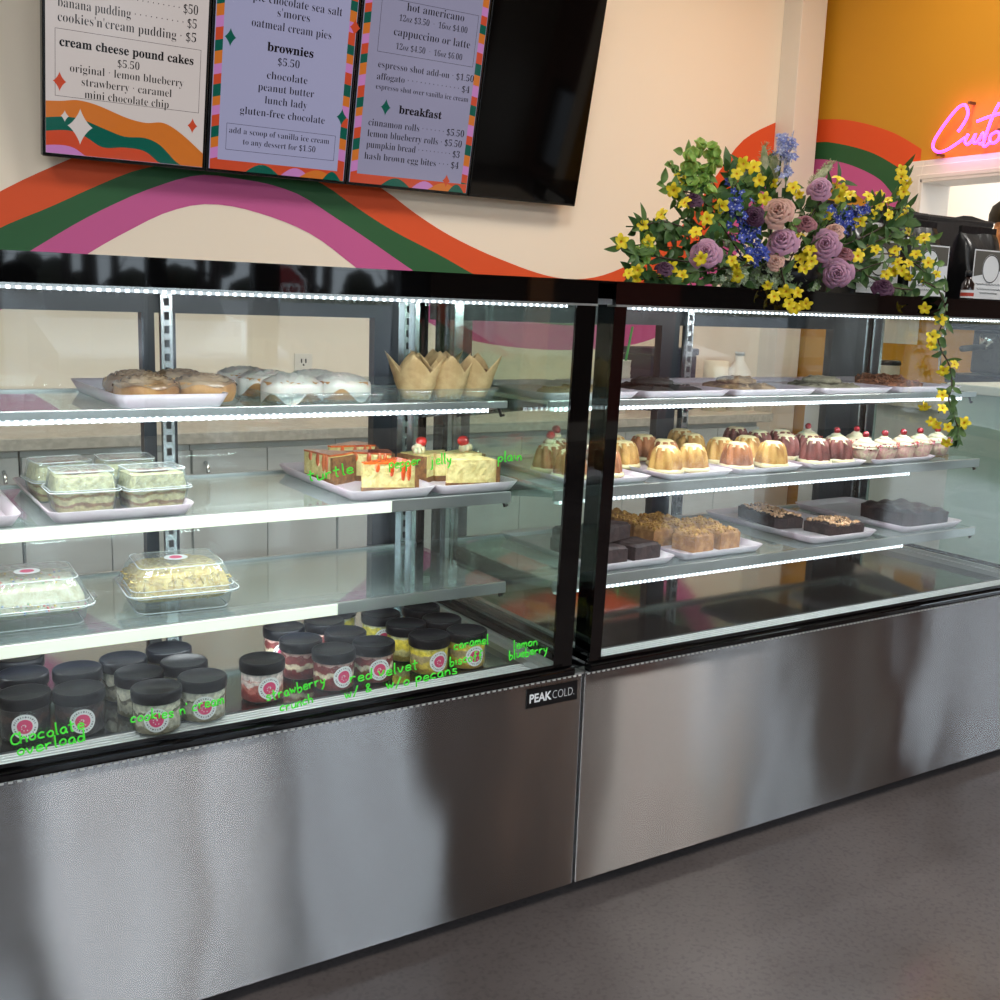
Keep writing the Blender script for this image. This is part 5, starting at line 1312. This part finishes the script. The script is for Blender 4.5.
# ============================================================ FLOWER ARRANGEMENT on the right case
JAS = [(0.193, 0.037, 1.444), (0.206, 0.037, 1.435), (0.132, -0.017, 1.411), (0.11, -0.015, 1.367), (0.106, 0.03, 1.352), (0.054, 0.024, 1.32), (0.113, 0.02, 1.323), (0.173, -0.002, 1.392), (0.278, 0.016, 1.397), (0.326, 0.016, 1.476), (0.351, 0.015, 1.471), (0.284, -0.01, 1.452), (0.061, 0.006, 1.265), (0.078, 0.004, 1.273), (0.089, 0.023, 1.259), (0.144, 0.04, 1.263), (0.156, 0.037, 1.26), (0.164, 0.013, 1.278), (0.184, 0.007, 1.267), (0.225, -0.004, 1.369), (0.188, -0.018, 1.342), (0.201, -0.018, 1.299), (0.305, 0.008, 1.299), (0.337, -0.001, 1.304), (0.314, 0.003, 1.287), (0.345, 0.034, 1.274), (0.365, 0.012, 1.449), (0.404, 0.014, 1.45), (0.361, -0.006, 1.416), (0.422, -0.019, 1.438), (0.458, -0.0, 1.432), (0.55, -0.012, 1.465), (0.592, 0.011, 1.455), (0.649, 0.04, 1.446), (0.594, 0.02, 1.44), (0.644, -0.009, 1.44), (0.732, 0.034, 1.454), (0.751, 0.028, 1.443), (0.72, 0.024, 1.431), (0.816, 0.034, 1.432), (0.681, 0.026, 1.416), (0.705, 0.027, 1.412), (0.722, 0.001, 1.412), (0.809, 0.039, 1.408), (0.837, 0.038, 1.386), (0.829, -0.01, 1.37), (0.78, 0.025, 1.508), (0.782, 0.023, 1.494), (0.777, 0.008, 1.48), (0.779, 0.012, 1.462), (0.649, 0.009, 1.395), (0.581, 0.036, 1.405), (0.513, 0.01, 1.329), (0.524, 0.03, 1.32), (0.508, 0.001, 1.309), (0.512, 0.033, 1.312), (0.506, 0.034, 1.298), (0.5, 0.008, 1.292), (0.48, 0.014, 1.356), (0.798, 0.035, 1.343), (0.796, 0.023, 1.32), (0.811, 0.009, 1.318), (0.773, -0.007, 1.302), (0.805, -0.0, 1.293), (0.784, 0.022, 1.303), (0.808, -0.01, 1.336), (0.899, 0.034, 1.289), (0.858, -0.004, 1.322), (0.942, 0.035, 1.301), (0.692, -0.001, 1.34), (0.722, 0.037, 1.341), (0.76, 0.022, 1.293), (0.651, 0.01, 1.326)]
HANG = [(0.336, -0.055, 1.257), (0.359, -0.053, 1.236), (0.388, -0.054, 1.248), (0.415, -0.058, 1.245), (0.392, -0.06, 1.224), (0.424, -0.055, 1.221), (0.45, -0.048, 1.227), (0.413, -0.053, 1.217), (0.786, -0.062, 1.228), (0.855, -0.05, 1.204), (0.836, -0.051, 1.169), (0.839, -0.048, 1.152), (0.904, -0.06, 1.111), (0.881, -0.051, 1.1), (0.872, -0.062, 1.047), (0.828, -0.053, 1.024), (0.881, -0.059, 1.017), (0.847, -0.059, 0.992), (0.88, -0.049, 0.984), (0.905, -0.061, 0.978), (0.969, -0.055, 0.984), (0.924, -0.049, 0.943)]
ROSES = [(0.26, 0.03, 1.308, 0.025, 0), (0.436, 0.03, 1.393, 0.027, 1), (0.455, 0.03, 1.339, 0.027, 0), (0.544, 0.03, 1.444, 0.021, 0), (0.574, 0.03, 1.342, 0.027, 0), (0.616, 0.03, 1.289, 0.027, 0), (0.512, 0.03, 1.377, 0.019, 2), (0.44, 0.03, 1.302, 0.015, 1), (0.629, 0.03, 1.326, 0.017, 2), (0.594, 0.03, 1.367, 0.019, 1), (0.222, 0.03, 1.399, 0.015, 3), (0.165, 0.03, 1.277, 0.015, 3), (0.718, 0.0, 1.265, 0.019, 3), (0.375, 0.03, 1.383, 0.017, 3)]
DELPH = [[(0.305, 0.03, 1.411), (0.326, 0.03, 1.385), (0.364, 0.03, 1.342)], [(0.337, 0.03, 1.349), (0.366, 0.03, 1.319), (0.388, 0.03, 1.309)], [(0.433, 0.03, 1.538), (0.434, 0.03, 1.504), (0.433, 0.03, 1.465)], [(0.58, 0.03, 1.386), (0.628, 0.03, 1.404), (0.677, 0.03, 1.42)]]
BELLS = [(0.196, 0.03, 1.479), (0.212, 0.03, 1.489), (0.23, 0.03, 1.496), (0.257, 0.03, 1.495), (0.269, 0.03, 1.479), (0.25, 0.03, 1.463), (0.224, 0.03, 1.454), (0.238, 0.03, 1.437), (0.219, 0.03, 1.429), (0.247, 0.03, 1.424), (0.202, 0.03, 1.458), (0.115, 0.03, 1.316), (0.109, 0.03, 1.302), (0.115, 0.03, 1.288), (0.119, 0.03, 1.33)]
HYD = [(0.325, 0.06, 1.284), (0.36, 0.06, 1.282), (0.522, 0.06, 1.277), (0.483, 0.06, 1.272), (0.312, 0.06, 1.321), (0.564, 0.06, 1.271), (0.446, 0.06, 1.28)]
GRASS = [[(0.423, 0.05, 1.449), (0.415, 0.05, 1.476), (0.407, 0.05, 1.521)], [(0.547, 0.05, 1.46), (0.573, 0.05, 1.483), (0.599, 0.05, 1.505)], [(0.446, 0.05, 1.46), (0.438, 0.05, 1.488), (0.438, 0.05, 1.506)]]
STEMS = [[(0.36, 0.03, 1.3), (0.221, 0.03, 1.294), (0.126, 0.03, 1.301), (0.068, 0.03, 1.303), (0.058, 0.03, 1.317)], [(0.36, 0.03, 1.3), (0.242, 0.03, 1.343), (0.156, 0.03, 1.361), (0.106, 0.03, 1.35)], [(0.36, 0.03, 1.3), (0.275, 0.03, 1.381), (0.223, 0.03, 1.413), (0.177, 0.03, 1.418)], [(0.399, 0.03, 1.306), (0.323, 0.03, 1.412), (0.335, 0.03, 1.467)], [(0.426, 0.03, 1.308), (0.416, 0.03, 1.401), (0.399, 0.03, 1.455)], [(0.481, 0.03, 1.31), (0.539, 0.03, 1.41), (0.598, 0.03, 1.468)], [(0.51, 0.03, 1.302), (0.683, 0.03, 1.33), (0.826, 0.03, 1.332), (0.973, 0.03, 1.266)], [(0.509, 0.03, 1.308), (0.615, 0.03, 1.386), (0.732, 0.03, 1.42), (0.81, 0.03, 1.434)], [(0.564, 0.03, 1.324), (0.752, 0.03, 1.395), (0.796, 0.03, 1.459), (0.786, 0.03, 1.508)], [(0.51, 0.03, 1.302), (0.628, 0.03, 1.288), (0.763, 0.03, 1.32), (0.894, 0.03, 1.327)], [(0.374, 0.03, 1.296), (0.247, 0.03, 1.277), (0.129, 0.03, 1.261), (0.086, 0.03, 1.27)], [(0.454, 0.03, 1.299), (0.472, 0.03, 1.262), (0.49, 0.03, 1.233)], [(0.653, 0.03, 1.327), (0.771, 0.03, 1.374), (0.883, 0.03, 1.372)], [(0.655, 0.03, 1.309), (0.77, 0.03, 1.273), (0.859, 0.03, 1.266)]]
VINE = [(0.793, -0.05, 1.28), (0.838, -0.05, 1.266), (0.863, -0.05, 1.236), (0.868, -0.05, 1.204), (0.854, -0.05, 1.173), (0.869, -0.05, 1.142), (0.902, -0.05, 1.11), (0.919, -0.05, 1.067), (0.914, -0.05, 1.035), (0.937, -0.05, 1.002), (0.957, -0.05, 0.968), (0.948, -0.05, 0.942)]
SPRIGS = [(0.266, 0.044, 1.444), (0.837, 0.066, 1.433), (0.301, 0.058, 1.292), (0.189, 0.03, 1.443), (0.694, 0.097, 1.435), (0.342, 0.034, 1.345), (0.48, 0.084, 1.314), (0.752, 0.09, 1.287), (0.273, 0.056, 1.33), (0.496, 0.097, 1.284), (0.173, 0.025, 1.342), (0.375, 0.032, 1.374), (0.604, 0.059, 1.392), (0.912, 0.026, 1.284), (0.3, 0.085, 1.389), (0.609, 0.062, 1.31), (0.532, 0.084, 1.4), (0.257, 0.043, 1.265), (0.462, 0.022, 1.361), (0.21, 0.091, 1.29), (0.109, 0.037, 1.314), (0.44, 0.053, 1.407), (0.286, 0.03, 1.404), (0.554, 0.067, 1.421), (0.806, 0.057, 1.367), (0.657, 0.036, 1.398), (0.337, 0.023, 1.386), (0.905, 0.047, 1.323), (0.687, 0.083, 1.279), (0.156, 0.032, 1.264), (0.179, 0.038, 1.415), (0.549, 0.07, 1.265), (0.522, 0.071, 1.33), (0.611, 0.084, 1.287), (0.25, 0.072, 1.368), (0.745, 0.088, 1.359), (0.559, 0.032, 1.417), (0.285, 0.094, 1.294), (0.391, 0.022, 1.442), (0.321, 0.03, 1.434), (0.699, 0.028, 1.426), (0.677, 0.082, 1.317), (0.224, 0.06, 1.399), (0.147, 0.094, 1.35), (0.568, 0.098, 1.294), (0.368, 0.096, 1.273), (0.39, 0.069, 1.301), (0.698, 0.048, 1.328), (0.642, 0.097, 1.35), (0.405, 0.079, 1.268), (0.753, 0.036, 1.435), (0.325, 0.064, 1.339), (0.533, 0.022, 1.364), (0.177, 0.021, 1.254), (0.396, 0.071, 1.435), (0.791, 0.078, 1.39), (0.778, 0.089, 1.312), (0.26, 0.08, 1.473), (0.428, 0.031, 1.339), (0.218, 0.079, 1.317), (0.296, 0.098, 1.419), (0.342, 0.074, 1.464), (0.157, 0.058, 1.342), (0.885, 0.044, 1.372), (0.804, 0.025, 1.404), (0.494, 0.07, 1.447), (0.46, 0.097, 1.271), (0.521, 0.029, 1.336), (0.566, 0.086, 1.383), (0.448, 0.092, 1.345), (0.63, 0.048, 1.348), (0.908, 0.088, 1.272), (0.288, 0.032, 1.371), (0.112, 0.044, 1.266)]
BASE = (0.538, 0.12, 1.264)
fy = mat('jasmine_yellow', (252, 222, 40), .5, sss=.1); fyc = mat('jasmine_throat', (226, 160, 20), .5)
stem_m = mat('stem_green', (70, 92, 44), .6); vine_m = mat('vine_brown', (66, 44, 34), .6); leaf_m = mat('leaf_green', (88, 118, 58), .5, c2=(54, 88, 42), scale=30); leaf_l = mat('leaf_light', (126, 156, 76), .5, c2=(96, 130, 60), scale=30)
ros = [mat('rose_mauve', (192, 140, 166), .6, sss=.1), mat('rose_dusty', (216, 166, 150), .6, sss=.1), mat('rose_deep', (150, 92, 100), .6, sss=.1), mat('rose_plum', (78, 38, 66), .6)]
dl1 = mat('delphinium_blue', (60, 80, 180), .6, c2=(96, 110, 200), scale=60); dl2 = mat('delphinium_pale', (136, 146, 206), .6, c2=(196, 200, 226), scale=60)
bell = mat('bells_green', (166, 196, 96), .6, c2=(130, 168, 72), scale=40, sss=.1); hydm = mat('hydrangea_pale', (206, 214, 180), .7, c2=(150, 170, 116), scale=60); grs = mat('grass_head', (150, 160, 112), .8, c2=(190, 186, 150), scale=90)
FX, FY, FZ = BASE
fa = empty('flower_arrangement', 'large arrangement of yellow jasmine, mauve roses and blue delphinium on top of the right case', 'flower arrangement', (FX, FY, ZT))
o3 = Vector((FX, FY, ZT))
MB().lathe([(0, 0), (.07, 0), (.09, .02), (.095, .06), (.088, .06), (.08, .02), (0, .02)], 32).build('vase', mat('vase_dark', (30, 28, 30), .3), fa)
rr = random.Random(11)
VIEW = Vector((-.75, -.62, .05))


def face(loc, d, spin=0, s=1):
    q = Vector(d).normalized().to_track_quat('Z', 'Y')
    return Matrix.Translation(Vector(loc) - o3) @ q.to_matrix().to_4x4() @ Matrix.Rotation(spin, 4, 'Z') @ Matrix.Scale(s, 4)


def jas_mesh():
    m = MB()
    for k in range(5):
        Mk = Matrix.Rotation(2 * math.pi * k / 5, 4, 'Z')
        def P(u, v):
            wd = .0068 * math.sin(math.pi * (.12 + .8 * v)) ** .8; return ((u - .5) * 2 * wd, .003 + .0165 * v, .003 + .0045 * math.sin(v * 2.2) - .004 * v * v + .0016 * abs(u - .5))
        m.grid(P, 4, 6, 0, M=Mk)
    m.lathe([(.0012, -.02), (.0022, -.012), (.0036, -.002), (.0055, .003)], 10, 0, cap=False); m.lathe([(0, .000), (.0034, .0025), (.004, .0038)], 10, 1, cap=False)
    m.lathe([(0, -.025), (.002, -.022), (.0018, -.017)], 8, 2)
    return m.mesh('jasmine_flower', [fy, fyc, stem_m])


jm = jas_mesh()
def inst(name, me_, M_):
    o = bpy.data.objects.new(name, me_); COL.objects.link(o); o.parent = fa; o.matrix_local = M_; return o
for (x, y, z) in JAS:
    d = VIEW + Vector((rr.uniform(-.8, .8), rr.uniform(-.5, .5), rr.uniform(-.7, .8))); inst('jasmine_flower', jm, face((x, y, z), d, rr.random() * 6, rr.uniform(.55, .82)))
for (x, y, z) in HANG:
    d = VIEW + Vector((rr.uniform(-.6, .6), 0, rr.uniform(-.9, .5))); inst('jasmine_flower', jm, face((x, y, z), d, rr.random() * 6, rr.uniform(.55, .8)))


def rose_mesh(mt, seed):
    m = MB(); r2_ = random.Random(seed); N = 26
    for k in range(N):
        q = k / (N - 1); az = k * 2.4; size = .35 + .75 * q; tilt = .05 + q * 1.05; rad = .08 + .52 * q
        def P(u, v):
            a = (u - .5) * (2.1 - .7 * q); wdt = .45 + .55 * math.sin(math.pi * (.2 + .7 * v))
            R0 = .07 + .62 * q; top = .72 - .62 * q ** 1.3
            r_ = R0 * (.5 + .5 * min(1, v * 1.3)) + .10 * q * v + (.16 * (v - .72) / .28 * (.25 + q) if v > .72 else 0)
            z = -.25 + (top + .25) * math.sin(min(1, v * 1.15) * 1.57) - (.14 * ((v - .72) / .28) ** 2 * (.3 + q) if v > .72 else 0) - .22 * abs(u - .5) ** 2 * 4 * .4
            return (r_ * math.cos(a * wdt + az), r_ * math.sin(a * wdt + az), z)
        m.grid(P, 8, 9, 0)
    m.lathe([(0, -.35), (.25, -.3), (.5, -.05), (.3, .2), (0, .3)], 14)
    return m.mesh('rose', [mt])


rm = [rose_mesh(ros[i], 50 + i) for i in range(4)]
for (x, y, z, r_, k) in ROSES:
    nm = ['rose', 'rose', 'rose', 'plum_bloom'][k]
    y -= .03; x -= .03
    inst(nm, rm[k], face((x, y, z), VIEW + Vector((rr.uniform(-.3, .3), 0, rr.uniform(-.1, .9))), rr.random() * 6, r_ * 1.3))


def floret(m, c, s, mi=0):
    d = Vector((rr.uniform(-1, 1), rr.uniform(-1.3, .3), rr.uniform(-.5, 1))).normalized(); q = d.to_track_quat('Z', 'Y').to_matrix().to_4x4(); M_ = Matrix.Translation(c) @ q
    for k in range(5):
        t0 = 2 * math.pi * k / 5; a_, b_ = t0 - .55, t0 + .55
        m.add([(0, 0, 0), (s * .7 * math.cos(a_), s * .7 * math.sin(a_), s * .25), (s * 1.1 * math.cos(t0), s * 1.1 * math.sin(t0), s * .1), (s * .7 * math.cos(b_), s * .7 * math.sin(b_), s * .25)], [(0, 1, 2, 3)], mi, False, M_)
    m.sphere(c, s * .25, 6, 4, 1)


for i, sp in enumerate(DELPH):
    m = MB(); pts = smooth_path([tuple(Vector(p) - o3) for p in sp], 6); m.tube(pts, .002, 5, 2)
    for k in range(60):
        q = rr.random(); p = Vector(pts[int(q * (len(pts) - 1))]); wd = (.026, .022, .018, .020)[i] * (1 - .45 * (q if i != 2 else 1 - q))
        floret(m, p + Vector((rr.gauss(0, wd * .6), rr.uniform(-.03, .01), rr.gauss(0, wd * .6))), rr.uniform(.006, .010), 0)
    m.build('delphinium_spike', [dl2 if i == 2 else (dl1), mat('delphinium_eye', (220, 222, 235), .6), stem_m], fa)
bm_ = MB()
for k in range(1):
    bm_.lathe([(.003, -.006), (.008, 0), (.015, .008), (.017, .011), (.014, .008), (.006, .001), (0, 0)], 12, rad=lambda th, r, z: r * (1 + .10 * math.sin(5 * th)), cap=False)
bmm = bm_.mesh('bell_bract', [bell])
for (x, y, z) in BELLS:
    for k in range(4):
        inst('bell_bract', bmm, face((x + rr.uniform(-.008, .008), y + rr.uniform(-.012, .008), z + rr.uniform(-.008, .008)), (rr.uniform(-1, .6), rr.uniform(-1.2, .2), rr.uniform(-.6, 1)), 0, rr.uniform(.5, .75)))
for (x, y, z) in HYD:
    m = MB()
    for k in range(46):
        d = Vector((rr.gauss(0, 1), rr.gauss(0, 1), rr.gauss(0, 1))).normalized(); floret(m, Vector((x, y, z)) - o3 + d * Vector((.030, .024, .024)).length * .55, .0085, 0)
    m.build('hydrangea_head', [hydm, mat('hydrangea_eye', (210, 214, 190), .6)], fa)
for sp in GRASS:
    m = MB(); pts = smooth_path([tuple(Vector(p) - o3) for p in sp], 6); n = len(pts)
    m.tube(pts, [.0015 + .0075 * math.sin(math.pi * min(1, i / n + .05)) for i in range(n)], 8, 0)
    for k in range(160):
        i = rr.randrange(n - 1); p = Vector(pts[i]); d = Vector((rr.gauss(0, 1), rr.gauss(0, 1), rr.gauss(0, .6) + .8)).normalized(); m.tube([p + d * .005, p + d * .014], .0005, 3, 0)
    m.build('grass_head', grs, fa)


def leaf(m, p, d, L, wd, mi=0):
    d = Vector(d).normalized(); sd = d.cross(Vector((rr.uniform(-.3, .3), -1, rr.uniform(-.3, .6)))).normalized(); up = sd.cross(d).normalized(); p = Vector(p); v = []
    for k in range(7):
        s = k / 6; w_ = wd * math.sin(math.pi * (s ** .85)) + .0003; c = p + d * (L * s) - up * (.18 * L * s * s)
        v += [tuple(c - sd * w_ + up * w_ * .35), tuple(c), tuple(c + sd * w_ + up * w_ * .35)]
    m.add(v, [f for k in range(6) for f in ((3 * k, 3 * k + 1, 3 * k + 4, 3 * k + 3), (3 * k + 1, 3 * k + 2, 3 * k + 5, 3 * k + 4))], mi, True)


for st in STEMS:
    m = MB(); pts = smooth_path([tuple(Vector(p) - o3) for p in st], 6); m.tube(pts, .0016, 5, 0)
    for i in range(3, len(pts), 3):
        for s in (-1, 1): leaf(m, pts[i], (rr.uniform(-1, 1), rr.uniform(-.5, .2), rr.uniform(-.8, 1)), rr.uniform(.025, .045), rr.uniform(.005, .009), 1)
    m.build('jasmine_stem', [vine_m, leaf_m], fa)
m = MB(); pts = smooth_path([tuple(Vector(p) - o3) for p in VINE], 6); m.tube(pts, .0018, 5, 0)
for i in range(4, len(pts), 3):
    for s in (-1, 1): leaf(m, pts[i], (s * rr.uniform(.3, 1), rr.uniform(-.3, .1), rr.uniform(-1, .3)), rr.uniform(.022, .040), rr.uniform(.005, .008), 1)
for k in range(12): leaf(m, pts[-rr.randrange(4, 20)], (rr.uniform(-1, 1), -.1, rr.uniform(-1, .2)), rr.uniform(.025, .045), rr.uniform(.006, .009), 1)
m.build('trailing_vine', [vine_m, leaf_m], fa)
for k, (x, y, z) in enumerate(SPRIGS):
    m = MB(); c = Vector((x, y, z)) - o3; root = Vector((0, 0, .06)); dirn = (c - root); dirn.normalize(); a_ = c - dirn * .05; b_ = c + dirn * .03
    pts = [a_, (a_ + b_) / 2 + Vector((0, 0, .006)), b_]; m.tube(pts, .0013, 5, 0)
    kind = k % 3
    for j in range(9 if kind else 12):
        q = j / 10; p = a_.lerp(b_, q); leaf(m, p, dirn * .5 + Vector((rr.uniform(-1, 1), rr.uniform(-1, .2), rr.uniform(-.7, 1))), rr.uniform(.024, .042) * (1 if kind else .7), rr.uniform(.007, .011) if kind else .0075, 1)
    m.build('leaf_sprig', [stem_m, (leaf_l, leaf_m, leaf_m)[kind]], fa)

# ============================================================ COFFEE BAGS on the right case
bagm = mat('foil_bag_black', (16, 16, 18), .32, bump=.006, bscale=14, coat=.2); lab_w = mat('label_white', (232, 232, 232), .5); lab_d = mat('label_grey', (92, 88, 80), .5); bag_k = mat('paper_bag_black', (26, 18, 15), .6, bump=.004, bscale=12)


def coffee_bag(label, loc, rz, w_=.15, h=.165, lw=.135, lz=.008, lh=.115):
    t = empty('coffee_bag', label, 'coffee bag', loc, rz, 'black coffee bags on the right case'); d0 = .04
    def P(u, v):
        th = 2 * math.pi * u; e = 1 - v ** 3 * .92; p = rrect(-1, 1, -1, 1, .35, 3); c, s = math.cos(th), math.sin(th); k = 1 / max(abs(c), abs(s)) ** .8
        return (c * k * w_ / 2 * (1 - .06 * v), s * k * d0 * e + .002 * math.sin(v * 14 + th * 3), h * v)
    m = MB().grid(P, 32, 14, 0, closed=True); m.lathe([(0, 0.0004), (w_ * .45, .0004)], 16, cap=False, M=Matrix.Diagonal((1, .5, 1, 1))); m.box(-w_ * .46, w_ * .46, -.004, .004, h - .004, h + .014); m.build('bag', bagm, t)
    y_ = -d0 - .0055
    l = MB().box(-lw / 2, lw / 2, y_, y_ + .001, lz, lz + lh, 0)
    # printed label: grey upper corner, ring, lines of script
    l.add([(-lw / 2 + .003, y_ - .0003, lz + lh - .003), (lw / 2 - .003, y_ - .0003, lz + lh - .003), (lw / 2 - .003, y_ - .0003, lz + lh * .62), (-lw / 2 + .003, y_ - .0003, lz + lh * .45)], [(0, 3, 2, 1)], 1)
    for (r0, r1, mi, dy) in ((0, .034, 0, .0006), (.031, .0335, 2, .0009)):
        v = []; n = 30; cz = lz + lh * .62
        for k in range(n):
            th = 2 * math.pi * k / n; v += [(r0 * math.cos(th), y_ - dy, cz + r0 * math.sin(th)), (r1 * math.cos(th), y_ - dy, cz + r1 * math.sin(th))]
        l.add(v, [(2 * k, 2 * k + 1, 2 * ((k + 1) % n) + 1, 2 * ((k + 1) % n)) for k in range(n)], mi)
    for k, (zz, ww) in enumerate(((.30, .8), (.20, .7), (.12, .5))):
        pts = [(-lw / 2 * ww + lw * ww * i / 24, y_ - .0008, lz + lh * zz + .0022 * math.sin(i * 2.3 + k)) for i in range(25)]; l.tube(pts, .0007, 4, 3)
    l.build('label', [lab_w, lab_d, blk, mat('print_grey', (120, 120, 124), .5)], t)
    return t


cb = coffee_bag('black coffee bag whose white label shows between the jasmine flowers', (.855, .165, ZT), 0)
dup(cb, (1.030, .165, ZT), 0, 'black coffee bag with a white label beside the small dark bottle')
dup(cb, (1.262, .165, ZT), 0, 'black coffee bag with a ringed white label at the right edge of the picture')
t = empty('paper_bag', 'large black paper bag standing behind the flowers', 'bag', (.98, .25, ZT))
def P(u, v):
    th = 2 * math.pi * u; c, s = math.cos(th), math.sin(th); k = 1 / max(abs(c), abs(s)) ** .85
    return (c * k * .17, s * k * .06 * (1 - .5 * v), .205 * v + .008 * math.sin(c * 5) * v)
MB().grid(P, 32, 10, 0, closed=True).build('bag', bag_k, t); MB().box(-.168, .168, -.032, .032, .188, .206).build('folded_top', bag_k, t, bevel=.006)
d2 = dup(t, (1.37, .34, ZT), R(0), 'large black paper bag standing behind the right coffee bags'); d2.scale = (1.0, 1, 1.06)
t = empty('small_bottle', 'small dark bottle with a red and white label between two coffee bags', 'bottle', (1.095, .06, ZT))
MB().lathe([(0, 0), (.013, 0), (.014, .003), (.014, .038), (.007, .048), (.006, .056)], 20).build('body', mat('bottle_brown', (36, 18, 12), .15, coat=.5), t)
MB().lathe([(0, .068), (.008, .067), (.008, .055), (0, .055)], 16).build('cap', blk, t)
MB().lathe([(.0144, .006), (.0144, .024)], 20, 0, cap=False).lathe([(.0146, .010), (.0146, .018)], 20, 1, cap=False).build('label', [lab_w, mat('label_red', (190, 60, 40), .5)], t)

# ============================================================ OUTSIDE, seen only as reflections in glass and steel
asph = mat('asphalt', (116, 116, 118), .9, c2=(100, 100, 104), scale=3); grassm = mat('winter_grass', (120, 112, 80), .95, c2=(96, 96, 62), scale=2)
tag(MB().box(-60, 70, -26, -4.16, -.74, -.65).build('parking_ground', asph), kind='structure')
tag(MB().box(-60, 70, -80, -26, -.8, -.35).build('verge_ground', grassm), kind='structure')
bark = mat('bark', (54, 46, 42), .95)
tm = []
for s in range(3):
    q = random.Random(100 + s); m = MB(); hh = 11 + s; lean = q.uniform(-.4, .4)
    tr = [(lean * (i / 6) ** 2, .3 * math.sin(i), hh * i / 6) for i in range(7)]; m.tube(tr, [.17 - .022 * i for i in range(7)], 6)
    for k in range(16):
        z = q.uniform(1.2, hh * .92); a = q.uniform(0, 6.28); L = q.uniform(.5, 1.3); x0 = lean * (z / hh) ** 2
        m.tube([(x0, 0, z), (x0 + L * .5 * math.cos(a), L * .5 * math.sin(a), z + L * .45), (x0 + L * .8 * math.cos(a), L * .8 * math.sin(a), z + L)], [.045, .028, .01], 4)
    tm.append(m.mesh('tree', [bark]))
for k in range(44):
    q = random.Random(k); o = bpy.data.objects.new('tree', tm[k % 3]); COL.objects.link(o); o.location = (-9 + k * .86, -29 - (k % 4) * 2.6, -.35); o.rotation_euler.z = q.random() * 6; s_ = q.uniform(.75, 1.2); o.scale = (s_, s_, s_)
    tag(o, 'bare winter tree trunk in the wood reflected in the case glass', 'tree', 'bare trees across the car park')
m = MB(); q = random.Random(9)
for k in range(700):
    x = q.uniform(-14, 36); y = q.uniform(-41, -38); z = abs(q.gauss(0, 1.1)) - .6; m.sphere((x, y, z), q.uniform(.3, .8), 6, 4, 0)
tag(m.build('undergrowth', mat('scrub', (58, 56, 44), .95, c2=(44, 46, 34), scale=3)), 'dark scrub under the trees across the car park', 'undergrowth', kind='stuff')


def car(label, loc, rz, col, suv):
    t = empty('parked_car', label, 'car', loc, rz, 'parked cars outside'); h = .25 if suv else 0
    lo = [(-2.2, .3), (2.2, .3), (2.28, .55), (2.2, .85 + h * .4), (1.15, .98 + h * .5), (-1.6, 1.0 + h * .5), (-2.2, .92 + h * .5), (-2.3, .6)]
    MB().prism(lo, -.88, .88, 'y').build('body', mat('car_' + col[0], col[1], .25, .2, coat=.6), t, bevel=.08, seg=3)
    up = [(-1.95 if suv else -1.5, .95 + h * .5), (1.05, .95 + h * .5), (.35, 1.42 + h), (-.9, 1.46 + h), (-1.75 if suv else -1.35, 1.38 + h)]
    MB().prism(up, -.74, .74, 'y').build('cabin', mat('car_window', (24, 28, 32), .08), t, bevel=.06, seg=3)
    MB().prism([(.30, 1.43 + h), (-1.0, 1.47 + h), (-1.6 if suv else -1.25, 1.42 + h), (-1.0, 1.51 + h), (.2, 1.48 + h)], -.72, .72, 'y').build('roof', mat('car_' + col[0]), t)
    for x in (-1.4, 1.4):
        for y in (-.86, .86): MB().lathe([(0, -.1), (.2, -.1), (.34, -.09), (.34, .09), (.2, .1), (0, .1)], 24, M=Matrix.Translation((x, y, .34)) @ Matrix.Rotation(R(90), 4, 'X')).build('wheel', blk, t)
    for y in (-.62, .62): MB().box(2.2, 2.27, y - .16, y + .16, .62, .76).build('headlight', mat('headlight', (230, 235, 240), .1), t)


car('silver car parked outside, reflected in the left case glass', (1.2, -9.0, -.65), R(90), ('silver', (176, 182, 190)), True)
car('dark red car parked outside, reflected further right', (6.6, -9.6, -.65), R(84), ('red', (96, 30, 34)), False)
car('white pickup-sized car parked across the lane, reflected between the shelves', (-1.8, -12.5, -.65), R(90), ('white', (214, 218, 222)), True)
t = empty('stop_sign', 'red octagonal stop sign outside, reflected in the black top band', 'road sign', (3.55, -11.0, -.65))
MB().lathe([(.03, 0), (.03, 1.95)], 10).build('post', chrome, t)
oc = lambda r: [(r * math.cos(R(22.5 + 45 * k)), r * math.sin(R(22.5 + 45 * k))) for k in range(8)]
MB().prism([(x, z + 1.93) for x, z in oc(.36)], .03, .04, 'y').build('border', lab_w, t); pl = MB().prism([(x, z + 1.93) for x, z in oc(.325)], .04, .046, 'y').build('plate', mat('sign_red', (150, 16, 24), .4), t)
tx = MB(); text(tx, 'STOP', Matrix.Translation((0, .048, 1.82)) @ Matrix.Rotation(R(180), 4, 'Z') @ Matrix.Rotation(R(90), 4, 'X'), .3, width=.5, align='CENTER', weight=.02, fancy=False); tx.build('sign_text', lab_w, t)
t = empty('round_window_sign', 'round grey sign with a dark ring hanging in the shop window', 'sign', (-.36, -3.93, 1.25))
MB().lathe([(0, -.004), (.085, -.004), (.085, .004), (0, .004)], 32, M=Matrix.Rotation(R(90), 4, 'X')).build('face', mat('sign_grey', (190, 198, 214), .5), t)
MB().lathe([(.072, .0045), (.084, .0045), (.084, .0055), (.072, .0055)], 32, M=Matrix.Rotation(R(-90), 4, 'X')).build('ring', blk, t)
MB().tube([(0, 0, .085), (0, 0, .12)], .002, 5).build('hanger', blk, t)
